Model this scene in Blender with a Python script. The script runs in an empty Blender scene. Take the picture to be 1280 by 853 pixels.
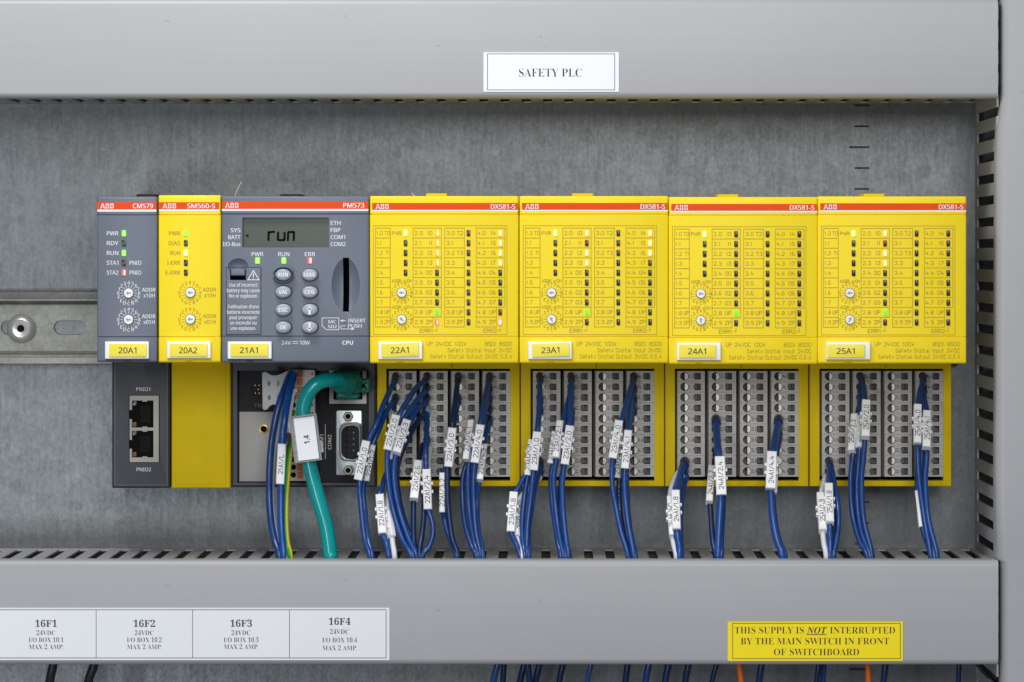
import bpy, bmesh, math, random
from mathutils import Vector, Matrix
random.seed(7)
scene = bpy.context.scene
col = scene.collection

# ------------------------------------------------------------------ camera, light, exposure
# metres; x to the right, z up, the mounting plate lies in y = 0 and things stand out towards -y.
# h below means "height above the mounting plate".
CAM_D, FPX, CX, CY = 1.695, 4421.0, 685.0, 329.0
cam_data = bpy.data.cameras.new("camera")
cam_data.sensor_width = 36.0
cam_data.lens = 36.0 * FPX / 1280.0
cam_data.shift_x = (640 - CX) / 1280.0
cam_data.shift_y = -(426.5 - CY) / 1280.0
cam_data.clip_start = 0.05
cam_data.clip_end = 50.0
cam = bpy.data.objects.new("camera", cam_data)
cam.location = (0, -CAM_D, 0)
cam.rotation_euler = (math.radians(90), 0, 0)
col.objects.link(cam)
scene.camera = cam

world = bpy.data.worlds.new("World")
scene.world = world
world.use_nodes = True
world.node_tree.nodes["Background"].inputs[0].default_value = (0.92, 0.94, 1.0, 1)
world.node_tree.nodes["Background"].inputs[1].default_value = 0.17


def area(name, loc, target, sx, sy, power, color):
    d = bpy.data.lights.new(name, "AREA")
    d.shape = "RECTANGLE"
    d.size, d.size_y, d.energy, d.color = sx, sy, power, color
    o = bpy.data.objects.new(name, d)
    o.location = loc
    o.rotation_euler = (Vector(target) - Vector(loc)).to_track_quat("-Z", "Y").to_euler()
    col.objects.link(o)
    return o


area("cabinet_lamp", (-0.24, -0.46, 0.58), (-0.05, 0, 0.0), 0.34, 0.22, 3.9, (1.0, 0.985, 0.96))
area("room_lamp", (0.12, -2.30, 0.62), (0, 0, -0.03), 0.90, 0.95, 21.0, (0.97, 0.98, 1.0))
area("low_left_fill", (-0.72, -2.15, -0.36), (0, 0, -0.10), 0.35, 0.30, 6.4, (0.87, 0.94, 1.0))  # added cool fill to brighten the plate's lower left, no fitted lamp
vs = scene.view_settings
vs.view_transform = "Standard"
vs.look = "None"
vs.exposure = 0.0
vs.gamma = 1.0
scene.cycles.use_denoising = True


# ------------------------------------------------------------------ measuring helpers
def L(h):
    return (CAM_D - h) / FPX


def X(px, h):
    return (px - CX) * L(h)


def Z(py, h):
    return (CY - py) * L(h)


HC = 0.095    # front of the module housings
HB = 0.042    # front of the terminal bases
HD = 0.0862   # front of the duct lids


# ------------------------------------------------------------------ materials
def mat(name, color, rough=0.5, metal=0.0, var=0.06, vscale=60.0, bump=0.0, bscale=900.0, emit=None, estr=0.0, spec=0.5, coat=0.0,
        trans=0.0, rnd=0.0, specks=0.0):
    m = bpy.data.materials.new(name)
    m.use_nodes = True
    nt = m.node_tree
    b = nt.nodes["Principled BSDF"]
    b.inputs["Roughness"].default_value = rough
    b.inputs["Metallic"].default_value = metal
    b.inputs["Specular IOR Level"].default_value = spec
    b.inputs["Coat Weight"].default_value = coat
    b.inputs["Base Color"].default_value = (*color, 1)
    if trans:
        b.inputs["Transmission Weight"].default_value = trans
        b.inputs["IOR"].default_value = 1.3
    if emit:
        b.inputs["Emission Color"].default_value = (*emit, 1)
        b.inputs["Emission Strength"].default_value = estr
    tc = nt.nodes.new("ShaderNodeTexCoord")
    if var > 0:
        n = nt.nodes.new("ShaderNodeTexNoise")
        n.inputs["Scale"].default_value = vscale
        n.inputs["Detail"].default_value = 6
        nt.links.new(tc.outputs["Object"], n.inputs["Vector"])
        r = nt.nodes.new("ShaderNodeValToRGB")
        r.color_ramp.elements[0].position = 0.3
        r.color_ramp.elements[1].position = 0.7
        r.color_ramp.elements[0].color = (*[c * (1 - var) for c in color], 1)
        r.color_ramp.elements[1].color = (*[min(1, c * (1 + var)) for c in color], 1)
        nt.links.new(n.outputs["Fac"], r.inputs["Fac"])
        nt.links.new(r.outputs["Color"], b.inputs["Base Color"])
    if rnd > 0 or specks > 0:
        src = b.inputs["Base Color"].links[0].from_socket if b.inputs["Base Color"].links else None
        hsv = nt.nodes.new("ShaderNodeHueSaturation")
        hsv.inputs["Color"].default_value = (*color, 1)
        if src:
            nt.links.new(src, hsv.inputs["Color"])
        if rnd > 0:
            oi = nt.nodes.new("ShaderNodeObjectInfo")
            mr = nt.nodes.new("ShaderNodeMapRange")
            mr.inputs["To Min"].default_value = 1 - rnd
            mr.inputs["To Max"].default_value = 1 + rnd
            nt.links.new(oi.outputs["Random"], mr.inputs["Value"])
            nt.links.new(mr.outputs["Result"], hsv.inputs["Value"])
        if specks > 0:
            # sparse scuffs and specks of dirt, plus the faint draw lines of an extrusion
            mp = nt.nodes.new("ShaderNodeMapping")
            mp.inputs["Scale"].default_value = (1.0, 1.0, 1.7)
            nt.links.new(tc.outputs["Object"], mp.inputs["Vector"])
            sp = nt.nodes.new("ShaderNodeTexNoise")
            sp.inputs["Scale"].default_value = 260
            sp.inputs["Detail"].default_value = 2
            nt.links.new(mp.outputs["Vector"], sp.inputs["Vector"])
            mp2 = nt.nodes.new("ShaderNodeMapping")
            mp2.inputs["Scale"].default_value = (3.0, 3.0, 420.0)
            nt.links.new(tc.outputs["Object"], mp2.inputs["Vector"])
            sl = nt.nodes.new("ShaderNodeTexNoise")
            sl.inputs["Scale"].default_value = 1.0
            sl.inputs["Detail"].default_value = 3
            nt.links.new(mp2.outputs["Vector"], sl.inputs["Vector"])
            m1 = nt.nodes.new("ShaderNodeMapRange")
            m1.inputs["From Min"].default_value = 0.745
            m1.inputs["From Max"].default_value = 0.80
            m1.inputs["To Min"].default_value = 1.0
            m1.inputs["To Max"].default_value = 1 - specks
            nt.links.new(sp.outputs["Fac"], m1.inputs["Value"])
            m2 = nt.nodes.new("ShaderNodeMapRange")
            m2.inputs["To Min"].default_value = 0.965
            m2.inputs["To Max"].default_value = 1.035
            nt.links.new(sl.outputs["Fac"], m2.inputs["Value"])
            mu = nt.nodes.new("ShaderNodeMath")
            mu.operation = "MULTIPLY"
            nt.links.new(m1.outputs["Result"], mu.inputs[0])
            nt.links.new(m2.outputs["Result"], mu.inputs[1])
            nt.links.new(mu.outputs[0], hsv.inputs["Value"])
        nt.links.new(hsv.outputs["Color"], b.inputs["Base Color"])
    if bump > 0:
        n2 = nt.nodes.new("ShaderNodeTexNoise")
        n2.inputs["Scale"].default_value = bscale
        n2.inputs["Detail"].default_value = 3
        nt.links.new(tc.outputs["Object"], n2.inputs["Vector"])
        bp = nt.nodes.new("ShaderNodeBump")
        bp.inputs["Strength"].default_value = bump
        bp.inputs["Distance"].default_value = 0.0004
        nt.links.new(n2.outputs["Fac"], bp.inputs["Height"])
        nt.links.new(bp.outputs["Normal"], b.inputs["Normal"])
    return m


def zinc(name, c0, c1, stretch, metal, rough):
    """galvanised sheet: streaks, spangle and stains of its own"""
    m = bpy.data.materials.new(name)
    m.use_nodes = True
    nt = m.node_tree
    b = nt.nodes["Principled BSDF"]
    b.inputs["Metallic"].default_value = metal
    tc = nt.nodes.new("ShaderNodeTexCoord")

    def noise(sc, scale, detail, rough_=0.6):
        mp = nt.nodes.new("ShaderNodeMapping")
        mp.inputs["Scale"].default_value = sc
        nt.links.new(tc.outputs["Object"], mp.inputs["Vector"])
        n = nt.nodes.new("ShaderNodeTexNoise")
        n.inputs["Scale"].default_value = scale
        n.inputs["Detail"].default_value = detail
        n.inputs["Roughness"].default_value = rough_
        nt.links.new(mp.outputs["Vector"], n.inputs["Vector"])
        return n.outputs["Fac"]

    def math_(op, a, b_):
        n = nt.nodes.new("ShaderNodeMath")
        n.operation = op
        for i, s in enumerate((a, b_)):
            if isinstance(s, (int, float)):
                n.inputs[i].default_value = s
            else:
                nt.links.new(s, n.inputs[i])
        return n.outputs[0]

    streak = noise(stretch, 1.0, 4)
    fine = noise((1, 1, 0.7), 620.0, 6, 0.75)
    cloud = noise((1, 1, 0.7), 11.0, 5)
    vor = nt.nodes.new("ShaderNodeTexVoronoi")
    vor.inputs["Scale"].default_value = 170.0
    nt.links.new(tc.outputs["Object"], vor.inputs["Vector"])
    sep = nt.nodes.new("ShaderNodeSeparateColor")
    nt.links.new(vor.outputs["Color"], sep.inputs["Color"])
    f = math_("ADD", math_("MULTIPLY", streak, 0.40), math_("MULTIPLY", fine, 0.70))
    f = math_("ADD", f, math_("MULTIPLY", cloud, 0.26))
    f = math_("ADD", f, math_("MULTIPLY", sep.outputs[0], 0.10))
    r = nt.nodes.new("ShaderNodeValToRGB")
    r.color_ramp.elements[0].position = 0.50
    r.color_ramp.elements[1].position = 0.96
    r.color_ramp.elements[0].color = (*c0, 1)
    r.color_ramp.elements[1].color = (*c1, 1)
    nt.links.new(f, r.inputs["Fac"])
    nt.links.new(r.outputs["Color"], b.inputs["Base Color"])
    rr = math_("ADD", math_("MULTIPLY", f, -0.2), rough + 0.15)
    nt.links.new(rr, b.inputs["Roughness"])
    bp = nt.nodes.new("ShaderNodeBump")
    bp.inputs["Strength"].default_value = 0.25
    bp.inputs["Distance"].default_value = 0.0003
    nt.links.new(fine, bp.inputs["Height"])
    nt.links.new(bp.outputs["Normal"], b.inputs["Normal"])
    return m


M = {}
M["zinc"] = zinc("galvanised_plate", (0.108, 0.115, 0.117), (0.200, 0.213, 0.217), (420, 1, 46), 0.58, 0.38)
M["rail"] = zinc("zinc_rail", (0.16, 0.16, 0.145), (0.29, 0.29, 0.262), (30, 30, 160), 0.5, 0.42)
M["duct"] = mat("duct_grey", (0.385, 0.388, 0.405), 0.42, var=0.025, vscale=9, bump=0.04, bscale=500, specks=0.35)
M["duct_shade"] = mat("duct_inside_shade", (0.09, 0.09, 0.088), 0.6)  # duct grey darkened: the shade behind the slots is in the colour
M["yellow"] = mat("yellow_plastic", (0.955, 0.73, 0.012), 0.46, var=0.02, vscale=40, bump=0.12, bscale=1600, spec=0.3, rnd=0.025)
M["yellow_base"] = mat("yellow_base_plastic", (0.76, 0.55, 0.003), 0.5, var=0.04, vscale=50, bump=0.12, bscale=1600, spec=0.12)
M["slate"] = mat("slate_plastic", (0.135, 0.158, 0.205), 0.46, var=0.03, vscale=60, bump=0.2, bscale=1500)
M["charcoal"] = mat("charcoal_plastic", (0.046, 0.047, 0.056), 0.5, var=0.08, vscale=70, bump=0.2, bscale=1500)
M["black"] = mat("black_plastic", (0.010, 0.010, 0.011), 0.55, var=0, spec=0.22)
M["void"] = mat("cavity_shade", (0.006, 0.006, 0.006), 0.8, var=0, spec=0.1)  # near-black standing for the shade inside holes and openings
M["orange"] = mat("orange_strip_ink", (0.80, 0.080, 0.008), 0.5, var=0.02, spec=0.15)
M["white_ink"] = mat("white_ink", (0.82, 0.83, 0.85), 0.5, var=0)
M["olive_ink"] = mat("olive_ink", (0.33, 0.22, 0.012), 0.55, var=0)
M["line_ink"] = mat("olive_line_ink", (0.50, 0.345, 0.012), 0.55, var=0)
M["black_ink"] = mat("black_ink", (0.012, 0.012, 0.014), 0.5, var=0)
M["white_plastic"] = mat("white_plastic", (0.86, 0.86, 0.875), 0.4, var=0.02)
M["white_paper"] = mat("white_paper_label", (0.80, 0.82, 0.86), 0.35, var=0.015, vscale=30)
M["tag_yellow"] = mat("yellow_tag_paper", (0.90, 0.76, 0.035), 0.4, var=0.02)
M["sign_yellow"] = mat("yellow_warning_paper", (0.97, 0.775, 0.012), 0.45, var=0.02, spec=0.2)
M["strip_grey"] = mat("terminal_strip_grey", (0.50, 0.485, 0.465), 0.55, var=0.05, vscale=90, bump=0.1)
M["socket_dark"] = mat("socket_dark_grey", (0.13, 0.125, 0.12), 0.6, var=0)
M["slot_dark"] = mat("slot_dark_grey", (0.10, 0.095, 0.09), 0.6, var=0)
M["clamp"] = mat("clamp_metal", (0.66, 0.63, 0.57), 0.35, metal=0.5, var=0.1, vscale=400)
M["blue"] = mat("blue_wire_insulation", (0.0048, 0.050, 0.225), 0.36, var=0.14, vscale=160, coat=0.3, rnd=0.22)
M["navy"] = mat("navy_wire_insulation", (0.004, 0.020, 0.085), 0.36, var=0.10, vscale=200)
M["wire_black"] = mat("black_wire_insulation", (0.014, 0.015, 0.018), 0.38, var=0.1)
M["wire_grey"] = mat("grey_wire_insulation", (0.36, 0.40, 0.50), 0.4, var=0.05)
M["wire_white"] = mat("white_wire_insulation", (0.72, 0.74, 0.82), 0.4, var=0.03)
M["wire_yellow"] = mat("yellow_wire_insulation", (0.72, 0.62, 0.02), 0.4, var=0.03)
M["wire_green"] = mat("green_wire_insulation", (0.016, 0.24, 0.012), 0.4, var=0.03)
M["wire_orange"] = mat("orange_wire_insulation", (0.80, 0.16, 0.01), 0.45, var=0.04)
M["wire_brown"] = mat("brown_wire_insulation", (0.16, 0.055, 0.015), 0.45, var=0.04)
M["ferrule"] = mat("pale_blue_ferrule", (0.34, 0.44, 0.66), 0.35, var=0)
M["teal"] = mat("teal_cable_jacket", (0.0, 0.315, 0.315), 0.2, var=0.05, vscale=120)
M["teal_dark"] = mat("teal_plug_rubber", (0.0, 0.155, 0.115), 0.4, var=0.05)
M["cream"] = mat("cream_plastic", (0.60, 0.58, 0.53), 0.5, var=0.03)
M["jack_metal"] = mat("jack_metal", (0.36, 0.345, 0.30), 0.5, metal=0.3, var=0.05, vscale=100)
M["beige_plate"] = mat("beige_cover_plate", (0.36, 0.345, 0.325), 0.42, var=0.05, vscale=40)
M["chrome"] = mat("bright_nickel", (0.72, 0.74, 0.71), 0.30, metal=0.55, var=0.06, vscale=150)
M["port_metal"] = mat("serial_port_metal", (0.55, 0.62, 0.63), 0.38, metal=0.6, var=0.08, vscale=100)
M["brass"] = mat("brass", (0.45, 0.30, 0.08), 0.35, metal=0.8, var=0.05)
M["steel"] = mat("screw_steel", (0.70, 0.70, 0.69), 0.36, metal=0.7, var=0.08, vscale=90)
M["orange_btn"] = mat("orange_button_plastic", (0.76, 0.16, 0.02), 0.45, var=0.03)
M["grey_tab"] = mat("light_grey_tab_plastic", (0.66, 0.66, 0.64), 0.5, var=0.03)
M["clear"] = mat("clear_tag_plastic", (0.93, 0.95, 0.97), 0.12, var=0, trans=0.72)
M["lcd"] = mat("lcd_glass", (0.064, 0.080, 0.060), 0.25, var=0.04, vscale=60)
M["lcd_dark"] = mat("lcd_dark_segment", (0.004, 0.005, 0.004), 0.6, var=0, spec=0.05)
M["lcd_faint"] = mat("lcd_faint_segment", (0.06, 0.075, 0.05), 0.4, var=0)
M["button"] = mat("blue_grey_button", (0.33, 0.38, 0.455), 0.4, var=0.03)
M["pointer"] = mat("dial_groove_grey", (0.33, 0.36, 0.34), 0.5, var=0)
M["dust"] = mat("pale_fibre", (0.7, 0.68, 0.6), 0.6, var=0)
for n_, c_, e_, s_ in (("led_green", (0.3, 0.8, 0.1), (0.50, 1.0, 0.16), 0.75), ("led_pale", (0.7, 0.9, 0.5), (0.78, 1.0, 0.52), 0.9),
                       ("led_vivid", (0.1, 0.6, 0.02), (0.13, 1.0, 0.03), 0.75), ("led_white", (0.8, 0.7, 0.45), (1.0, 0.88, 0.55), 0.9),
                       ("led_amber", (0.45, 0.22, 0.02), (1.0, 0.46, 0.035), 0.95), ("led_red", (0.45, 0.05, 0.05), (1.0, 0.12, 0.12), 0.8),
                       ("led_pink", (0.9, 0.5, 0.5), (1.0, 0.62, 0.60), 0.9)):
    M[n_] = mat(n_, c_, 0.3, var=0, emit=e_, estr=s_ * 0.85)
for n_, c_ in (("led_off", (0.030, 0.020, 0.018)), ("led_off_brown", (0.060, 0.026, 0.020)), ("led_off_red", (0.12, 0.010, 0.010)),
               ("led_off_green", (0.020, 0.060, 0.012)), ("led_off_black", (0.016, 0.016, 0.020))):
    M[n_] = mat(n_, c_, 0.25, var=0)


# ------------------------------------------------------------------ text
SANS0 = {}


def m_serif(t):
    return "".join(chr(0x1D400 + ord(c) - 65) if "A" <= c <= "Z" else chr(0x1D7CE + ord(c) - 48) if "0" <= c <= "9" else c for c in t)


def m_bolditalic(t):
    return "".join(chr(0x1D468 + ord(c) - 65) if "A" <= c <= "Z" else c for c in t)


def m_sans(t):
    return "".join(chr(0x1D5A0 + ord(c) - 65) if "A" <= c <= "Z" else chr(0x1D5BA + ord(c) - 97) if "a" <= c <= "z"
                   else chr(0x1D7E2 + ord(c) - 48) if "0" <= c <= "9" else c for c in t)


def m_sansbold(t):
    return "".join(chr(0x1D5D4 + ord(c) - 65) if "A" <= c <= "Z" else chr(0x1D5EE + ord(c) - 97) if "a" <= c <= "z"
                   else chr(0x1D7EC + ord(c) - 48) if "0" <= c <= "9" else c for c in t)


FONTS = {"serif": (m_serif, -0.0125), "serifbold": (m_serif, 0.0), "bolditalic": (m_bolditalic, 0.0), "sans": (m_sans, 0.0, 0.03),
         "sansbold": (m_sansbold, 0.0), "sansheavy": (m_sansbold, 0.0, 0.05), "sansmed": (m_sans, 0.0, 0.06)}
_text, _cap = {}, {}


def raw_text(body, off):
    c = bpy.data.curves.new("text_tmp", "FONT")
    c.body = body
    c.offset = off
    c.resolution_u = 3
    o = bpy.data.objects.new("text_tmp", c)
    col.objects.link(o)
    bpy.context.view_layer.update()
    me = bpy.data.meshes.new_from_object(o.evaluated_get(bpy.context.evaluated_depsgraph_get()))
    vs_ = [(v.co.x, v.co.y) for v in me.vertices]
    fs_ = [tuple(p.vertices) for p in me.polygons]
    bpy.data.objects.remove(o)
    bpy.data.curves.remove(c)
    bpy.data.meshes.remove(me)
    return vs_, fs_


GL = {"0": "01 05 16 36 45 41 30 10 01", "1": "14 26 20", "2": "05 16 36 45 44 00 40", "3": "05 16 36 45 44 33 23|33 42 41 30 10 01",
      "4": "16 02 42|34 30", "5": "46 06 03 33 42 41 30 00", "6": "36 16 05 01 10 30 41 42 33 03", "7": "06 46 10",
      "8": "13 04 05 16 36 45 44 33 13 02 01 10 30 41 42 33", "9": "10 30 41 45 36 16 05 04 13 43", "A": "00 26 40|12 32",
      "B": "00 06 36 45 44 33 03|33 42 41 30 00", "C": "45 36 16 05 01 10 30 41", "D": "00 06 26 45 41 20 00", "E": "46 06 00 40|03 33",
      "F": "46 06 00|03 33", "H": "00 06|40 46|03 43", "I": "20 26", "L": "06 00 40", "M": "00 06 23 46 40", "N": "00 06 40 46",
      "O": "01 05 16 36 45 41 30 10 01", "P": "00 06 36 45 44 33 03", "R": "00 06 36 45 44 33 03|23 40",
      "S": "45 36 16 05 04 13 33 42 41 30 10 01", "T": "06 46|26 20", "U": "06 01 10 30 41 46", "V": "06 20 46", "W": "06 10 24 30 46",
      "X": "00 46|06 40", "Z": "06 46 00 40", "a": "04 34 43 40 10 01 12 42", "e": "02 42 43 34 14 03 01 10 30", "f": "10 15 26 36|03 33",
      "g": "43 34 14 03 01 10 30 41|44 40", "i": "20 24|25 26", "l": "26 20", "n": "00 04|03 14 34 43 40", "p": "00 04 34 43 41 30 00",
      "t": "16 11 20 30|04 34", "u": "04 01 10 30 41|44 40", "x": "00 44|04 40", "y": "04 21|44 10", ",": "21 10", ".": "20 21",
      "/": "00 46", "-": "13 33"}
NARROW = set("1Iil.,")


def ribbon(pts, w):
    """mitred flat ribbon through 2D points -> quads"""
    n = len(pts)
    closed = n > 3 and pts[0] == pts[-1]
    P = [Vector(p) for p in pts]
    if closed:
        P = P[:-1]
        n -= 1
    left, right = [], []
    for i in range(n):
        a = P[i - 1] if (i > 0 or closed) else None
        b = P[(i + 1) % n] if (i < n - 1 or closed) else None
        d1 = (P[i] - a).normalized() if a is not None else None
        d2 = (b - P[i]).normalized() if b is not None else None
        d = d1 if d2 is None else d2 if d1 is None else (d1 + d2)
        d = d.normalized() if d.length > 1e-6 else d1
        nrm = Vector((-d.y, d.x))
        ref = d1 if d1 is not None else d2
        k = max(0.45, abs(d.dot(ref)))
        e = Vector((0, 0))
        if d1 is None:
            e = -d * w / 2
        if d2 is None:
            e = d * w / 2
        left.append(P[i] + nrm * w / 2 / k + e)
        right.append(P[i] - nrm * w / 2 / k + e)
    out = []
    for i in range(n if closed else n - 1):
        j = (i + 1) % n
        out.append((left[i], right[i], right[j], left[j]))
    return out


def stroke_text(t, w):
    """engineering single-line lettering; cap height 1, line width w"""
    quads, x, layer = [], 0.0, 0
    for ch in t:
        if ch == " ":
            x += 4.0
            continue
        nar = ch in NARROW
        for k, run in enumerate(GL[ch].split("|")):
            pts = [((int(p[0]) - (1 if nar else 0) + x) / 6.0, int(p[1]) / 6.0) for p in run.split()]
            for q in ribbon(pts, w):
                quads.append((k % 3, q))
        x += (3.4 if nar else 5.6)
    return quads, (x - 1.6) / 6.0


def get_text(t, font, w=0.13):
    """(list of (layer, polygon)) with cap height 1 and left edge 0, and the width"""
    key = (t, font, w)
    if key in _text:
        return _text[key]
    if font == "stroke":
        q, wd = stroke_text(t, w)
        _text[key] = (q, wd)
        return _text[key]
    f, off = FONTS[font][:2]
    if font not in _cap:
        v, _ = raw_text(f("H"), off)
        ys = [p[1] for p in v]
        _cap[font] = (min(ys), max(ys))
    lo, hi = _cap[font]
    v, fs_ = raw_text(f(t), off)
    x0 = min(p[0] for p in v)
    s = 1.0 / (hi - lo)
    vv = [((p[0] - x0) * s, (p[1] - lo) * s) for p in v]
    wd = max(p[0] for p in vv)
    polys = [(0, [vv[i] for i in f_]) for f_ in fs_]
    if len(FONTS[font]) > 2:      # a second pass just beside the first gives the strokes their weight
        dx = FONTS[font][2]
        polys += [(1, [(p[0] + dx, p[1]) for p in q_]) for _l, q_ in polys]
        wd += dx
    _text[key] = (polys, wd)
    return _text[key]


# ------------------------------------------------------------------ mesh building
class MB:
    def __init__(self):
        self.v, self.f, self.mi, self.mats = [], [], [], []

    def m(self, name):
        if name not in self.mats:
            self.mats.append(name)
        return self.mats.index(name)

    def add(self, verts, faces, mname):
        b, k = len(self.v), self.m(mname)
        self.v += [tuple(p) for p in verts]
        for f_ in faces:
            self.f.append(tuple(i + b for i in f_))
            self.mi.append(k)

    def loft(self, loops, mname, cap0=True, cap1=True, closed=True, capmat=None):
        """loops: lists of (x, h, z) of equal length"""
        n = len(loops[0])
        verts = [(p[0], -p[1], p[2]) for l in loops for p in l]
        faces = []
        for i in range(len(loops) - 1):
            for j in range(n if closed else n - 1):
                k = (j + 1) % n
                faces.append((i * n + j, i * n + k, (i + 1) * n + k, (i + 1) * n + j))
        if cap0:
            faces.append(tuple(reversed(range(n))))
        if cap1 and not capmat:
            faces.append(tuple(range((len(loops) - 1) * n, len(loops) * n)))
        self.add(verts, faces, mname)
        if cap1 and capmat:
            self.add([(p[0], -p[1], p[2]) for p in loops[-1]], [tuple(range(n))], capmat)

    def box(self, x0, x1, h0, h1, z0, z1, mname):
        self.loft([[(x0, h0, z0), (x1, h0, z0), (x1, h0, z1), (x0, h0, z1)], [(x0, h1, z0), (x1, h1, z0), (x1, h1, z1), (x0, h1, z1)]], mname)

    def rbox(self, x0, x1, z0, z1, h0, h1, r, c, mname, rot=0.0, back=True, steps=3, n=4):
        """box standing out of the plate with rounded corners r and a rounded front edge c"""
        loops = [rrect(x0, x1, z0, z1, r, n, rot, h0)]
        for i in range(steps + 1):
            a = math.pi / 2 * i / steps
            d = c * (1 - math.cos(a))
            loops.append(rrect(x0 + d, x1 - d, z0 + d, z1 - d, max(r - d, r * 0.3), n, rot, h1 - c + c * math.sin(a), (x0 + x1) / 2, (z0 + z1) / 2))
        self.loft(loops, mname, cap0=back)

    def disc(self, cx, cz, rx, rz, prof, mname, n=24, cap0=False):
        """round body, prof = [(radius factor, h)]"""
        self.loft([[(cx + rx * f_ * math.cos(2 * math.pi * i / n), h, cz + rz * f_ * math.sin(2 * math.pi * i / n)) for i in range(n)] for f_, h in prof],
                  mname, cap0=cap0)

    def quad(self, x0, x1, z0, z1, h, mname):
        self.add([(x0, -h, z0), (x1, -h, z0), (x1, -h, z1), (x0, -h, z1)], [(0, 1, 2, 3)], mname)

    def rect_line(self, x0, x1, z0, z1, h, w, mname):
        o = [(x0 - w / 2, z0 - w / 2), (x1 + w / 2, z0 - w / 2), (x1 + w / 2, z1 + w / 2), (x0 - w / 2, z1 + w / 2)]
        i = [(x0 + w / 2, z0 + w / 2), (x1 - w / 2, z0 + w / 2), (x1 - w / 2, z1 - w / 2), (x0 + w / 2, z1 - w / 2)]
        self.add([(p[0], -h, p[1]) for p in o + i], [(k, (k + 1) % 4, 4 + (k + 1) % 4, 4 + k) for k in range(4)], mname)

    def line2(self, pts, h, w, mname):
        for q in ribbon(pts, w):
            self.add([(p[0], -h, p[1]) for p in q], [(0, 1, 2, 3)], mname)

    def text(self, t, x, z, h, cap, mname, font="sans", align="l", width=None, rot=0.0, w=0.13, xs=1.0, frame=None):
        """lettering lying on a face; (x, z) = left/centre/right of the middle of the cap height; width fits the string"""
        polys, wd = get_text(t, font, w)
        sx = cap * xs if width is None else width / wd
        off = {"l": 0.0, "c": wd * sx / 2, "r": wd * sx}[align]
        ca, sa = math.cos(rot), math.sin(rot)
        for lay, poly in polys:
            vv = []
            for p in poly:
                u, v = p[0] * sx - off, (p[1] - 0.5) * cap
                if frame:
                    o, eu, ev, en = frame
                    q = o + eu * u + ev * v + en * (6e-6 * lay)
                    vv.append((q.x, q.y, q.z))
                else:
                    vv.append((x + u * ca - v * sa, -(h + 6e-6 * lay), z + u * sa + v * ca))
            self.add(vv, [tuple(range(len(vv)))], mname)

    def tube(self, pts, r, mname, n=10, sub=6, caps=True, split=None, rend=None):
        """pts: (x, h, z); smooth tube. split: {ring segment index: material}"""
        P = catmull([Vector((p[0], -p[1], p[2])) for p in pts], sub)
        T = [(P[min(i + 1, len(P) - 1)] - P[max(i - 1, 0)]).normalized() for i in range(len(P))]
        nrm = Vector((1, 0, 0)) - T[0] * T[0].x
        if nrm.length < 1e-3:
            nrm = Vector((0, 1, 0)) - T[0] * T[0].y
        nrm.normalize()
        verts, faces = [], []
        for i, p in enumerate(P):
            nrm = (nrm - T[i] * nrm.dot(T[i])).normalized()
            bi = T[i].cross(nrm)
            rr = r if rend is None else r + (rend - r) * i / (len(P) - 1)
            for j in range(n):
                a = 2 * math.pi * j / n
                verts.append(p + nrm * (rr * math.cos(a)) + bi * (rr * math.sin(a)))
        base = len(self.v)
        self.v += [tuple(q) for q in verts]
        for i in range(len(P) - 1):
            for j in range(n):
                k = (j + 1) % n
                self.f.append((base + i * n + j, base + i * n + k, base + (i + 1) * n + k, base + (i + 1) * n + j))
                self.mi.append(self.m(split[j] if split else mname))
        if caps:
            self.f.append(tuple(base + j for j in reversed(range(n))))
            self.mi.append(self.m(mname))
            self.f.append(tuple(base + (len(P) - 1) * n + j for j in range(n)))
            self.mi.append(self.m(mname))
        return P

    def mesh(self, name, origin=Vector((0, 0, 0)), smooth=38):
        me = bpy.data.meshes.new(name)
        me.from_pydata([(a - origin.x, b - origin.y, c - origin.z) for a, b, c in self.v], [], self.f)
        for k in self.mats:
            me.materials.append(M[k])
        me.polygons.foreach_set("material_index", self.mi)
        bm = bmesh.new()
        bm.from_mesh(me)
        bmesh.ops.recalc_face_normals(bm, faces=bm.faces)
        bm.to_mesh(me)
        bm.free()
        if smooth:
            me.shade_smooth()
            me.set_sharp_from_angle(angle=math.radians(smooth))
        me.update()
        return me

    def build(self, name, parent=None, smooth=38):
        o0 = WL[parent.name] if parent else self.origin() if False else Vector((0, 0, 0))
        if parent is None:
            xs_ = [p[0] for p in self.v]
            zs_ = [p[2] for p in self.v]
            ys_ = [p[1] for p in self.v]
            o0 = Vector(((min(xs_) + max(xs_)) / 2, max(ys_), (min(zs_) + max(zs_)) / 2))
        o = bpy.data.objects.new(name, self.mesh(name, o0, smooth))
        col.objects.link(o)
        if parent is None:
            o.location = o0
        else:
            o.parent = parent
        WL[o.name] = o0.copy()
        return o


WL = {}  # world location of every object made


def catmull(P, sub):
    if len(P) < 3:
        return P
    out = []
    for i in range(len(P) - 1):
        p0 = P[i - 1] if i > 0 else P[0] * 2 - P[1]
        p1, p2 = P[i], P[i + 1]
        p3 = P[i + 2] if i + 2 < len(P) else P[-1] * 2 - P[-2]
        for k in range(sub):
            t = k / sub
            out.append(0.5 * ((2 * p1) + (p2 - p0) * t + (2 * p0 - 5 * p1 + 4 * p2 - p3) * t * t + (3 * p1 - p0 - 3 * p2 + p3) * t ** 3))
    out.append(P[-1])
    return out


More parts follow.
